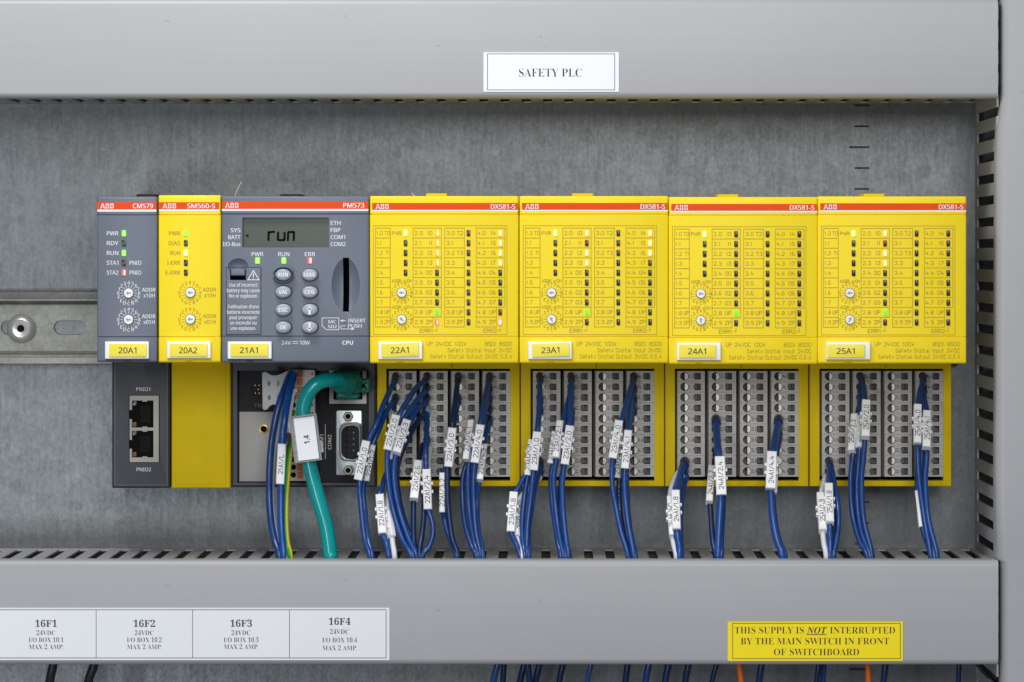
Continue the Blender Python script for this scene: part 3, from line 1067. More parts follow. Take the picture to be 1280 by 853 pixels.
# ------------------------------------------------------------------ yellow safety processor (20A2)
th = thing("safety_processor", "narrow yellow safety processor module with name tag 20A2", "control module", (q(237), -0.0475, w_(350)))
b = MB()
housing(b, 198.0, 276.0, 244.2, 453.4, "yellow", (268.6, 421.0))
hs = b.build("housing", th)
header(th, 198.9, 274.0, 253.0, 261.8, 264.4, "SM560-S", 234.0, 269.0, 203.4, 220.2)
b = MB()
for i, t_ in enumerate(("PWR", "DIAG", "RUN", "I-ERR", "E-ERR")):
    y = 291.9 + 12.28 * i
    b.text(t_, q(225.3), w_(y), E1, 5.0 * L(HC), "olive_ink", "sans", "r", width={"PWR": 14, "DIAG": 14.4, "RUN": 12.4, "I-ERR": 16.4, "E-ERR": 18.4}[t_] * L(HC))
for cy_, t_ in ((366.2, "x10H"), (399.4, "x01H")):
    dial_legend(b, 237.4, cy_, 13.1, 7.2, 10.2, 4.0, "olive_ink", "sans")
    b.text("ADDR", q(253.4), w_(cy_ - 4.0), E1, 4.8 * L(HC), "olive_ink", "sans", "l", width=17.0 * L(HC))
    b.text(t_, q(255.2), w_(cy_ + 3.2), E1, 4.8 * L(HC), "olive_ink", "sans", "l", width=14.2 * L(HC))
b.build("printed_lettering", hs, smooth=0)
for i, m_ in enumerate(("led_green", "led_off_green", "led_pale", "led_off_black", "led_off_black")):
    led(th, 232.3, 291.9 + 12.28 * i, m_, 5.0, 7.8)
dial(th, 238.0, 366.0, 6.0, 180)
dial(th, 238.0, 399.2, 6.0, 180)
name_tag(th, 209.2, 264.0, 426.8, 448.2, 212.4, 259.2, 430.0, 446.2, "20A2", 0.0, "yellow_base")
b = MB()
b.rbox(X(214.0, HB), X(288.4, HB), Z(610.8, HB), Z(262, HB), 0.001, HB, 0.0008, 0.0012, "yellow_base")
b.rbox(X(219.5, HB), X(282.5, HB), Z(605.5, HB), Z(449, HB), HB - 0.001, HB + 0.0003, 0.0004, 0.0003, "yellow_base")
b.build("lower_body", th)

# ------------------------------------------------------------------ slate grey controller (21A1)
th = thing("controller_module", "wide slate grey controller with a small screen, oval buttons and name tag 21A1", "control module", (q(369), -0.0475, w_(350)))
b = MB()
housing(b, 276.8, 461.4, 245.2, 453.6, "slate", (267.6, 420.4))
hs = b.build("housing", th)


def ellipsoid(cx_, ch, cz_, rx_, rh, rz_, mname, n=32, m_=16):
    mb = MB()
    loops = []
    for i in range(1, m_):
        a = math.pi * i / m_
        loops.append([(cx_ + rx_ * math.sin(a) * math.cos(2 * math.pi * j / n), ch - rh * math.cos(a), cz_ + rz_ * math.sin(a) * math.sin(2 * math.pi * j / n)) for j in range(n)])
    mb.loft(loops, mname)
    return mb


off = WL[hs.name]


def shifted(mb):
    mb.v = [(a - off.x, b_ - off.y, c - off.z) for a, b_, c in mb.v]
    return mb


# dish round the card slot, thumb hollow over the battery door, screen recess, slot and latch opening
tools = [ellipsoid(q(432.2), HC + 0.020, w_(356.6), 18.0 * L(HC) / math.sqrt(1 - (0.020 / 0.0235) ** 2), 0.0235, 34.0 * L(HC) / math.sqrt(1 - (0.020 / 0.0235) ** 2), "slate"),
         ellipsoid(q(297.8), HC + 0.004, w_(334.5), 13.2 * L(HC) / 0.745, 0.006, 11.5 * L(HC) / 0.745, "slate")]
for (x0, x1, y0, y1, dep, m_) in ((428.6, 436.2, 322.4, 389.8, 0.02, "void"), (303.0, 411.0, 272.2, 309.4, 0.0024, "charcoal"), (287.6, 307.4, 337.0, 350.4, 0.006, "void")):
    tb = MB()
    tb.box(q(x0), q(x1), HC - dep, HC + 0.004, w_(y1), w_(y0), m_)
    tools.append(tb)
for tb in tools:
    shifted(tb)
hs.location = (0, 0, 0)
par, hs.parent = hs.parent, None
cut(hs, tools)
hs.parent = par
header(th, 277.4, 460.4, 252.0, 261.3, 264.0, "PM573", 429.0, 455.4, 281.6, 298.2)
b = MB()
wi = "white_ink"
for y, t_, ww in ((288.0, "SYS", 12.2), (296.7, "BATT", 15.4), (305.3, "I/O-Bus", 22.0)):
    b.text(t_, q(300.6), w_(y), E1, 5.0 * L(HC), wi, "sans", "r", width=ww * L(HC))
for y, t_, ww in ((279.0, "ETH", 12.4), (287.8, "FBP", 12.2), (296.6, "COM1", 18.0), (305.3, "COM2", 18.6)):
    b.text(t_, q(413.4), w_(y), E1, 5.0 * L(HC), wi, "sans", "l", width=ww * L(HC))
for x, t_, ww in ((321.9, "PWR", 14.6), (354.8, "RUN", 13.8), (387.5, "ERR", 13.0)):
    b.text(t_, q(x), w_(317.9), E1, 5.0 * L(HC), wi, "sans", "c", width=ww * L(HC))
b.text("24V", q(351.8), w_(428.6), E1, 5.0 * L(HC), wi, "sans", "l", width=12.0 * L(HC))
b.text("10W", q(374.8), w_(428.6), E1, 5.0 * L(HC), wi, "sans", "l", width=12.6 * L(HC))
b.quad(q(365.4), q(372.6), w_(427.6), w_(426.9), E1, wi)
for k in range(3):
    b.quad(q(365.4 + k * 2.6), q(367.4 + k * 2.6), w_(430.0), w_(429.3), E1, wi)
b.text("CPU", q(434.6), w_(428.6), E1, 5.0 * L(HC), wi, "sansbold", "c", width=13.4 * L(HC))
b.text("INSERT", q(435.0), w_(401.0), E1, 4.6 * L(HC), wi, "sans", "l", width=22.0 * L(HC))
b.text("PUSH", q(435.0), w_(407.6), E1, 4.6 * L(HC), wi, "sans", "l", width=17.2 * L(HC))
b.text("MC", q(410.6), w_(402.4), E1, 3.9 * L(HC), wi, "sans", "l", width=10.0 * L(HC))
b.text("502", q(410.0), w_(408.4), E1, 3.9 * L(HC), wi, "sans", "l", width=11.2 * L(HC))
b.line2([(q(402.6), w_(397.6)), (q(423.6), w_(397.6)), (q(423.6), w_(412.4)), (q(408.2), w_(412.4)), (q(402.6), w_(407.4)), (q(402.6), w_(397.6))], E1, 0.7 * L(HC), wi)
b.line2([(q(432.0), w_(401.0)), (q(428.6), w_(401.0))], E1, 0.7 * L(HC), wi)
b.add([(q(425.0), -E1, w_(401.0)), (q(429.0), -E1, w_(399.4)), (q(429.0), -E1, w_(402.6))], [(0, 1, 2)], wi)
b.line2([(q(431.6), w_(407.4)), (q(427.0), w_(407.4)), (q(425.6), w_(409.4)), (q(427.0), w_(411.4)), (q(439.4), w_(411.4))], E1, 0.7 * L(HC), wi)
b.add([(q(443.4), -E1, w_(411.4)), (q(439.2), -E1, w_(409.8)), (q(439.2), -E1, w_(413.0))], [(0, 1, 2)], wi)
b.build("printed_lettering", hs, smooth=0)
# screen
HL = HC - 0.0022
b = MB()
b.box(X(303.2, HC), X(410.8, HC), HC - 0.0023, HL, Z(309.3, HC), Z(272.3, HC), "lcd")
sc = b.build("screen", th, smooth=0)
b = MB()
e = HL + 0.00006
lx = lambda v: X(270 + v / 6.4, HL)
lz = lambda v: Z(235 + v / 6.4, HL)
W6 = 18 / 6.4 * L(HL)
for seg in ([(420, 416), (421, 362)], [(424, 356), (462, 352)], [(497, 362), (495, 410)], [(502, 418), (542, 418)], [(548, 410), (549, 362)], [(575, 416), (577, 362)], [(584, 354), (620, 354)],
            [(624, 362), (622, 416)]):
    b.line2([(lx(p[0]), lz(p[1])) for p in seg], e, W6, "lcd_dark")
b.add([(lx(234), -e, lz(383)), (lx(260), -e, lz(368)), (lx(260), -e, lz(398))], [(0, 1, 2)], "lcd_dark")
for x in (276, 284, 292):
    b.quad(lx(x - 2), lx(x + 2), lz(470), lz(420), e, "lcd_faint")
b.build("display_lettering", sc, smooth=0)
for px, m_ in ((321.9, "led_green"), (354.8, "led_green"), (387.3, "led_red")):
    led(th, px, 326.0, m_, 6.2, 8.4)
# battery door
b = MB()
b.rect_line(q(282.8), q(326.4), w_(418.6), w_(334.6), E1 + 0.00001, 0.6 * L(HC), "black")
b.rbox(q(283.2), q(326.0), w_(418.2), w_(350.6), HC - 0.0005, HC + 0.00025, 0.0002, 0.0002, "slate")
b.rbox(q(307.8), q(326.0), w_(350.6), w_(335.2), HC - 0.0005, HC + 0.00025, 0.0002, 0.0002, "slate")
HBD = HC + 0.0003
for y, t_, ww in ((356.3, "Use of incorrect", 35.6), (363.2, "battery may cause", 41), (370.0, "fire or explosion.", 36.6), (383.4, "l'utilisation d'une", 38.4),
                  (390.2, "batterie incorrecte", 40.6), (397.0, "peut provoquer", 34.4), (403.6, "un incendie ou", 33), (410.4, "une explosion.", 32)):
    b.text(t_, q(304.2), w_(y), HBD, 4.5 * L(HC), wi, "sans", "c", width=ww * L(HC))
b.line2([(q(309.8), w_(350.0)), (q(316.8), w_(338.4)), (q(323.8), w_(350.0)), (q(309.8), w_(350.0))], HBD, 1.0 * L(HC), wi)
b.quad(q(316.3), q(317.4), w_(346.6), w_(341.6), HBD, wi)
b.quad(q(316.3), q(317.4), w_(348.8), w_(347.5), HBD, wi)
bd = b.build("battery_door", th)
b = MB()
b.rbox(q(288.4), q(306.6), w_(345.0), w_(336.6), HC - 0.004, HC + 0.0004, 0.0006, 0.0006, "slate")
b.build("door_latch", bd)
# buttons
oval = MB()
bw, bh_ = 10.0 * L(HC), 7.5 * L(HC)
oval.disc(0, 0, bw, bh_, [(1.1, 0.00004), (1.06, 0.00005)], "black", 32)
oval.disc(0, 0, bw, bh_, [(1.0, -0.001), (1.0, 0.0026), (0.97, 0.0030), (0.88, 0.0034), (0.6, 0.0036), (0.2, 0.0037)], "button", 32)
OVAL = oval.mesh("push_button", smooth=50)
for (px, py, t_) in ((354.6, 343.6, "RUN"), (387.5, 343.6, "DIAG"), (354.6, 365.2, "VAL"), (387.6, 365.2, "CFG"), (354.6, 387.4, "ESC"), (387.6, 387.4, "up"), (354.6, 409.2, "OK"),
                     (387.6, 409.2, "down")):
    HQ = HC + 0.0033
    k = (CAM_D - HC) / (CAM_D - HQ)
    o = place("push_button", OVAL, (X(px, HC), -HC, Z(py, HC)), th)
    o["label"] = "oval button marked " + (t_ if t_ not in ("up", "down") else "with an arrow pointing " + t_)
    b = MB()
    he = HC + 0.00385
    if t_ in ("up", "down"):
        sg = 1 if t_ == "up" else -1
        b.line2([(X(px, HC), Z(py + sg * 4.6, HC)), (X(px, HC), Z(py - sg * 0.6, HC))], he, 2.8 * L(HC), wi)
        b.add([(X(px - 3.8, HC), -he, Z(py - sg * 0.6, HC)), (X(px + 3.8, HC), -he, Z(py - sg * 0.6, HC)), (X(px, HC), -he, Z(py - sg * 5.2, HC))], [(0, 1, 2)], wi)
    else:
        b.text(t_, X(px, HC), Z(py, HC), he, 4.9 * L(HC), wi, "sansheavy", "c", width={"RUN": 12.4, "DIAG": 14, "VAL": 11, "CFG": 12.4, "ESC": 11.6, "OK": 8}[t_] * L(HC))
    b.build("button_lettering", o, smooth=0)
# guard ring round the run button, open at both sides
b = MB()
for sg in (1, -1):
    lp = []
    for i in range(13):
        a = math.radians(14 + 152 * i / 12) * sg
        ca, sa = math.cos(a), math.sin(a)
        lp.append([(X(354.6, HC) + 13.2 * L(HC) * ca * f_, h, Z(343.6, HC) + 10.4 * L(HC) * sa * f_) for f_, h in ((0.85, HC - 0.0005), (0.85, HC + 0.0030), (0.92, HC + 0.0036), (1.0, HC + 0.0030), (1.03, HC - 0.0005))])
    b.loft(lp, "slate")
b.build("guard_ring", th, smooth=50)
name_tag(th, 285.0, 340.0, 427.0, 448.8, 288.2, 335.2, 429.8, 446.0, "21A1", 0.0)
latch(th, 350.5, 376.0, 246.2, "black")


# ================================================================== terminal bases under the yellow modules
CELL = {}
SP = 5.3333


def strip_cells(mb, x0, z0, cells, hface):
    """face of one strip with a round and a square opening per row; cells: list of row centres (z)"""
    k = L(HB)
    ph = 13.2 * k
    wd = 34.2 * k
    xm = 17.5 * k
    for zc_ in cells:
        za, zb_ = zc_ - ph / 2 + 0.00004, zc_ + ph / 2 - 0.00004
        # round opening
        cx_, r = x0 + 8.8 * k, 5.3 * k
        N = 24
        ring, outer = [], []
        for j in range(N):
            a = 2 * math.pi * (j + 0.5) / N
            dx, dz = math.cos(a), math.sin(a)
            ring.append((cx_ + r * dx, zc_ + r * dz))
            kx = (x0 + xm - cx_) / dx if dx > 0 else (x0 - cx_) / dx
            kz = (zb_ - zc_) / dz if dz > 0 else (za - zc_) / dz
            s_ = min(kx, kz)
            outer.append((cx_ + dx * s_, zc_ + dz * s_))
        for cn in ((x0, za), (x0, zb_), (x0 + xm, za), (x0 + xm, zb_)):
            j = min(range(N), key=lambda q_: (outer[q_][0] - cn[0]) ** 2 + (outer[q_][1] - cn[1]) ** 2)
            outer[j] = cn
        mb.loft([[(p[0], hface, p[1]) for p in outer], [(p[0], hface, p[1]) for p in ring]], "strip_grey", cap0=False, cap1=False)
        # square opening
        sx0, sx1, sz0, sz1 = x0 + 21.2 * k, x0 + 29.2 * k, zc_ - 4.2 * k, zc_ + 4.2 * k
        o = [(x0 + xm, za), (x0 + wd, za), (x0 + wd, zb_), (x0 + xm, zb_)]
        i_ = [(sx0, sz0), (sx1, sz0), (sx1, sz1), (sx0, sz1)]
        mb.loft([[(p[0], hface, p[1]) for p in o], [(p[0], hface, p[1]) for p in i_]], "strip_grey", cap0=False, cap1=False)


def socket_meshes():
    k = L(HB)
    r = 5.3 * k
    b = MB()
    b.disc(0, 0, r, r, [(1.0, 0.0), (0.93, -0.0006), (0.90, -0.0045)], "socket_dark", 24)
    # the metal clamp fills one side of the hole
    N = 10
    pts = [(0.12 * r, 0.80 * r)] + [(r * 0.88 * math.cos(math.radians(62 - 124 * i / N)), r * 0.88 * math.sin(math.radians(62 - 124 * i / N))) for i in range(N + 1)] + [(0.12 * r, -0.80 * r)]
    b.loft([[(p[0], -0.0040, p[1]) for p in pts], [(p[0], -0.0011, p[1]) for p in pts]], "clamp")
    b2 = MB()
    s_ = 4.05 * k
    z_ = 4.2 * k
    b2.loft([[(-s_, 0, -z_), (s_, 0, -z_), (s_, 0, z_), (-s_, 0, z_)], [(-s_ * 0.9, -0.003, -z_ * 0.9), (s_ * 0.9, -0.003, -z_ * 0.9), (s_ * 0.9, -0.003, z_ * 0.9), (-s_ * 0.9, -0.003, z_ * 0.9)]],
            "slot_dark", cap0=False)
    b2.box(-s_ * 0.85, -s_ * 0.15, -0.0029, -0.0012, -z_ * 0.8, z_ * 0.8, "socket_dark")
    return b.mesh("wire_socket"), b2.mesh("release_slot", smooth=0)


SOCK, SLOT = socket_meshes()
BASES = {}


def terminal_base(px0, px1, tagtxt, ox):
    """ox: picture x of the first strip's edge"""
    x0, x1 = X(px0, HB), X(px1, HB)
    loc = ((x0 + x1) / 2, 0, Z(530, HB))
    th = thing("terminal_unit", "yellow terminal unit with grey terminal strips below module " + tagtxt, "terminal unit", loc, "yellow terminal units")
    b = MB()
    zt, zb_ = Z(262, HB), Z(608.4, HB)
    oz1, oz0 = Z(461.2, HB), Z(601.2, HB)
    oxa, oxb = X(ox - 3.3, HB), X(ox + 151.6, HB)
    c = 0.0008
    R4 = lambda xa_, xb_, za, zb2, h: [(xa_, h, za), (xb_, h, za), (xb_, h, zb2), (xa_, h, zb2)]
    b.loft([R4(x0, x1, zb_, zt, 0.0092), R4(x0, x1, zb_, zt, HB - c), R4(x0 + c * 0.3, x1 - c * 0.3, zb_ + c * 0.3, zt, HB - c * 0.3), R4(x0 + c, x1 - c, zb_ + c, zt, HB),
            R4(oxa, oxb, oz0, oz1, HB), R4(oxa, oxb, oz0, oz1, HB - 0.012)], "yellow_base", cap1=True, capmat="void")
    # rib just under the module
    b.rbox(X(ox + 53, HB), X(ox + 79, HB), Z(460.6, HB), Z(452, HB), HB - 0.001, HB + 0.0012, 0.0003, 0.0003, "yellow_base")
    b.build("housing", th)
    k = L(HB)
    for s_ in range(4):
        xs_ = X(ox + 39.1 * s_, HB)
        cells = [Z(470.6 + 13.23 * r, HB) for r in range(10)]
        b = MB()
        hf_ = HB - 0.0004
        strip_cells(b, xs_, 0, cells, hf_)
        za, zb2, wd = cells[-1] - 6.6 * k, cells[0] + 6.6 * k, 34.2 * k
        xd = xs_ - 3.6 * k
        b.add([(xs_, -hf_, za), (xs_ + wd, -hf_, za), (xs_ + wd, -hf_, zb2), (xs_, -hf_, zb2), (xd, -(hf_ - 0.011), za), (xs_ + wd, -(hf_ - 0.011), za), (xs_ + wd, -(hf_ - 0.011), zb2),
               (xd, -(hf_ - 0.011), zb2)], [(0, 1, 5, 4), (1, 2, 6, 5), (2, 3, 7, 6), (3, 0, 4, 7)], "strip_grey")
        for r, zc_ in enumerate(cells):
            b.text("%d.%d" % (s_ + 1, r), xs_ + 17.9 * k, zc_ + 0.1 * k, hf_ + 0.00006, 4.0 * k, "black_ink", "stroke", "c", w=0.17, width=6.4 * k)
        st = b.build("terminal_strip", th, smooth=0)
        for zc_ in cells:
            place("wire_socket", SOCK, (xs_ + 8.8 * k, -hf_, zc_), st)
            place("release_slot", SLOT, (xs_ + 25.2 * k, -hf_, zc_), st)
    BASES[tagtxt] = ox + 8.8
    return th


terminal_base(471.2, 649.8, "22A1", 486.2)
terminal_base(650.8, 830.4, "23A1", 666.4)
terminal_base(831.4, 1010.6, "24A1", 846.9)
terminal_base(1012.2, 1189.4, "25A1", 1027.6)

# ================================================================== controller base (under 21A1)
cb = thing("controller_terminal_unit", "charcoal terminal unit with sockets and ports below the controller 21A1", "terminal unit", (X(380, HB), 0, Z(530, HB)))
cx0, cx1 = X(289.0, HB), X(470.4, HB)
R4 = lambda xa_, xb_, za, zb2, h: [(xa_, h, za), (xb_, h, za), (xb_, h, zb2), (xa_, h, zb2)]
u = lambda v: X(280 + v / 4.874, HB)
v_ = lambda v: Z(445 + v / 4.874, HB)
b = MB()
c = 0.0010
HR = HB - 0.0035   # recessed floor
b.loft([R4(cx0, cx1, Z(609.4, HB), Z(262, HB), 0.0092), R4(cx0, cx1, Z(609.4, HB), Z(262, HB), HB - c), R4(cx0 + c, cx1 - c, Z(609.4, HB) + c, Z(262, HB), HB),
        R4(u(80), u(882), v_(774), v_(90), HB), R4(u(84), u(878), v_(770), v_(92), HR)], "charcoal", capmat="black")
b.text("COM2", u(641), v_(528), HR + 0.00008, 4.4 * L(HB), "grey_tab", "sans", "c", width=18.5 * L(HB), rot=math.pi / 2)
b.text("COM1", u(592), v_(528), HR + 0.00008, 4.4 * L(HB), "grey_tab", "sans", "c", width=18.5 * L(HB), rot=math.pi / 2)
b.text("FBP", u(214), v_(304), HR + 0.00008, 4.4 * L(HB), "socket_dark", "sans", "c", width=12 * L(HB))
b.quad(u(613), u(616), v_(632), v_(420), HR + 0.00008, "grey_tab")
b.build("housing", cb)
b = MB()
b.disc(u(205), v_(205), 10 * L(HB), 10 * L(HB), [(1.0, HR), (1.0, HR + 0.0012), (0.84, HR + 0.0012), (0.82, HR + 0.0003)], "black", 28)
for dx, dy in ((-18, -24), (6, -24), (2, 0), (-16, 24), (8, 24)):
    b.disc(u(205 + dx), v_(205 + dy), 0.9 * L(HB), 0.9 * L(HB), [(1.0, HR + 0.0003), (0.8, HR + 0.0014)], "brass", 8)
b.build("round_connector", cb)
b = MB()
b.rbox(u(90), u(372), v_(768), v_(342), HR - 0.001, HR + 0.0009, 0.0002, 0.0002, "beige_plate")
bp_ = b.build("blank_plate", cb)
b = MB()
b.disc(u(240), v_(447), 6.0 * L(HB), 6.0 * L(HB), [(1.0, HR + 0.0009), (0.95, HR + 0.0015), (0.66, HR + 0.0016), (0.62, HR + 0.0009)], "brass", 24)
b.disc(u(240), v_(447), 3.8 * L(HB), 3.8 * L(HB), [(1.0, HR + 0.00095), (0.5, HR + 0.00096)], "void", 16)
b.build("threaded_insert", bp_)
b = MB()
for (x0, x1, y0, y1) in ((640, 664, 78, 293), (842, 866, 78, 293), (664, 842, 78, 94), (664, 842, 268, 293)):
    b.box(u(x0), u(x1), HR - 0.001, HR + 0.0012, v_(y1), v_(y0), "cream")
b.quad(u(660), u(846), v_(275), v_(90), HR + 0.0001, "void")
b.build("network_socket", cb, smooth=0)
# nine-pole serial port
b = MB()
b.rbox(u(680), u(840), v_(731), v_(333), HR - 0.001, HR + 0.0012, 0.0010, 0.0004, "port_metal")
sp_ = b.build("serial_port", cb)


def dloop(sx_, inset, h):
    x0, x1, y0, y1 = 706 + inset, 834 - inset * 0.8, 412 + inset, 640 - inset
    raw = [(x0, y0 + 42), (x0 + 10, y0 + 18), (x0 + 32, y0 + 4), (x1 - 34, y0 - 6 + 6), (x1 - 8, y0 + 10), (x1, y0 + 34), (x1, y1 - 34), (x1 - 8, y1 - 10), (x1 - 34, y1), (x0 + 32, y1 - 4), (x0 + 10, y1 - 18), (x0, y1 - 42)]
    return [(u(p[0]), h, v_(p[1])) for p in raw]


b = MB()
b.loft([dloop(0, -8, HR + 0.0012), dloop(0, -2, HR + 0.0022), dloop(0, 2, HR + 0.0058), dloop(0, 5, HR + 0.0062), dloop(0, 10, HR + 0.0060), dloop(0, 10, HR + 0.0040)], "chrome", cap1=True, capmat="black")
for i in range(5):
    b.disc(u(748), v_(450 + i * 36), 1.3 * L(HB), 1.3 * L(HB), [(1, HR + 0.00402), (0.8, HR + 0.00404)], "void", 8)
for i in range(4):
    b.disc(u(790), v_(468 + i * 36), 1.3 * L(HB), 1.3 * L(HB), [(1, HR + 0.00402), (0.8, HR + 0.00404)], "socket_dark", 8)
b.build("plug_shell", sp_, smooth=40)
for y in (369, 698):
    b = MB()
    b.disc(u(756), v_(y), 6.4 * L(HB), 6.4 * L(HB), [(1.0, HR + 0.0012), (1.0, HR + 0.0038), (0.86, HR + 0.0044), (0.56, HR + 0.0044), (0.5, HR + 0.0016)], "jack_metal", 6)
    b.disc(u(756), v_(y), 3.1 * L(HB), 3.1 * L(HB), [(1.0, HR + 0.0018), (0.5, HR + 0.0019)], "void", 12)
    b.build("hex_screw", sp_, smooth=30)

# removable terminal plug with orange buttons and pull tab
tp = thing("terminal_plug", "white terminal plug with orange buttons and grey pull tab in the controller terminal unit", "terminal plug", (X(375, HB), -HR, Z(530, HB)))
HP = HR + 0.0070
b = MB()
b.rbox(X(361.5, HP), X(393.6, HP), Z(601.5, HP), Z(462.5, HP), HR + 0.0001, HP, 0.0003, 0.0003, "cream")
for i in range(14):
    y = 467.6 + 9.72 * i
    b.disc(X(366.6, HP), Z(y, HP), 3.4 * L(HP), 3.4 * L(HP), [(1.0, HP + 0.00005), (0.5, HP + 0.00007)], "void", 16)
    b.disc(X(390.2, HP), Z(y, HP), 1.2 * L(HP), 1.2 * L(HP), [(1.0, HP + 0.00005), (0.5, HP + 0.00007)], "void", 10)
    if i < 13:
        b.quad(X(379, HP), X(393.4, HP), Z(y + 5.0, HP), Z(y + 4.7, HP), HP + 0.00005, "grey_tab")
b.build("plug_housing", tp)
ob = MB()
ob.rbox(-3.0 * L(HP), 3.0 * L(HP), -3.7 * L(HP), 3.7 * L(HP), 0, 0.0012, 0.0003, 0.0003, "orange_btn")
ob.box(-0.4 * L(HP), 0.4 * L(HP), 0.0012, 0.0014, -3.0 * L(HP), 3.0 * L(HP), "orange_btn")
OB = ob.mesh("release_button")
for i in range(14):
    place("release_button", OB, (X(375.0, HP), -HP, Z(467.6 + 9.72 * i, HP)), tp)
# pull tab: a waisted grey flag standing out to one side
b = MB()
HT = HR + 0.024
tu = lambda v: X(280 + v / 4.874, HT)
tv = lambda v: Z(445 + v / 4.874, HT)
wide = [(232, 104), (252, 98), (268, 108), (292, 120), (320, 121), (345, 112), (368, 98), (392, 98), (392, 318), (360, 318), (330, 300), (300, 296), (278, 306), (262, 326), (246, 330), (236, 322)]
b.loft([[(tu(p[0]), HT - 0.0022 - 0.00012 * max(0, p[0] - 300), tv(p[1])) for p in wide], [(tu(p[0]), HT - 0.00012 * max(0, p[0] - 300), tv(p[1])) for p in wide]], "grey_tab")
for (x, y) in ((274, 168), (322, 170), (276, 254), (324, 256)):
    b.disc(tu(x), tv(y), 2.0 * L(HT), 3.4 * L(HT), [(1.0, HT + 0.00007 - 0.00012 * max(0, x - 300)), (0.5, HT + 0.00009 - 0.00012 * max(0, x - 300))], "socket_dark", 16)
pt = b.build("pull_tab", tp)


# ================================================================== wires
ROW = ["top", "second", "third", "fourth", "fifth", "sixth", "seventh", "eighth", "ninth", "bottom"]
COLW = {1: "first", 2: "second", 3: "third", 4: "fourth"}


def hprof(path, dh, h_end=0.0735, h0=HB):
    """heights above the plate along a path of picture points"""
    s_, acc = [0.0], 0.0
    for i in range(1, len(path)):
        acc += math.hypot(path[i][0] - path[i - 1][0], path[i][1] - path[i - 1][1])
        s_.append(acc)
    out = []
    for d in s_:
        t_ = min(1.0, (d + 14) / 80.0)
        t_ = t_ * t_ * (3 - 2 * t_)
        h = h0 + 0.003 + (0.0655 + dh - h0 - 0.003) * t_
        e = max(0.0, (d - (acc - 70)) / 70) if acc > 90 else max(0.0, (d - acc * 0.4) / (acc * 0.6))
        h = h + (h_end - h) * e
        out.append(h)
    return out


def marker(mb, x1, y1, h1, x2, y2, h2, text, wpx=10.4, roll=0.0, cap=5.7, nubs=True, thick=0.0040, tlen=None):
    """white sleeve from its upper end (1) to its lower end (2), lettering reading upwards"""
    A, B = Vector((X(x1, h1), -h1, Z(y1, h1))), Vector((X(x2, h2), -h2, Z(y2, h2)))
    eu = (A - B).normalized()
    face = Vector((math.sin(roll), -math.cos(roll), 0))
    en = (face - eu * face.dot(eu)).normalized()
    ev = en.cross(eu)
    w2 = wpx * L(h1) / 2
    ln = (A - B).length
    O = (A + B) / 2
    t2 = thick / 2

    def P(a, b_, c_):
        q_ = O + eu * a + ev * b_ + en * c_
        return (q_.x, -q_.y, q_.z)

    def block(a0, a1, b0, b1, c0, c1, ch):
        lo = [(a0, b0), (a1, b0), (a1, b1), (a0, b1)]
        ins = [(a0 + ch, b0 + ch), (a1 - ch, b0 + ch), (a1 - ch, b1 - ch), (a0 + ch, b1 - ch)]
        mb.loft([[P(a, b_, c0) for a, b_ in lo], [P(a, b_, c1 - ch) for a, b_ in lo], [P(a, b_, c1) for a, b_ in ins]], "white_plastic")
    block(-ln / 2, ln / 2, -w2, w2, -t2, t2, 0.00035)
    if nubs:
        for a in (-0.0012, 0.0026):
            for sg in (-1, 1):
                block(a - 0.0007, a + 0.0007, min(sg * w2, sg * (w2 + 0.0008)), max(sg * w2, sg * (w2 + 0.0008)), -t2 * 0.6, t2 * 0.5, 0.0001)
    if text:
        wd = tlen * L(h1) if tlen else min(0.80 * ln, get_text(text, "stroke", 0.15)[1] * cap * L(h1) * 0.92)
        mb.text(text, 0, 0, 0, cap * L(h1), "black_ink", "stroke", "c", width=wd, w=0.145, frame=(O + en * (t2 + 0.00006) - ev * 0.0, eu, ev, en))


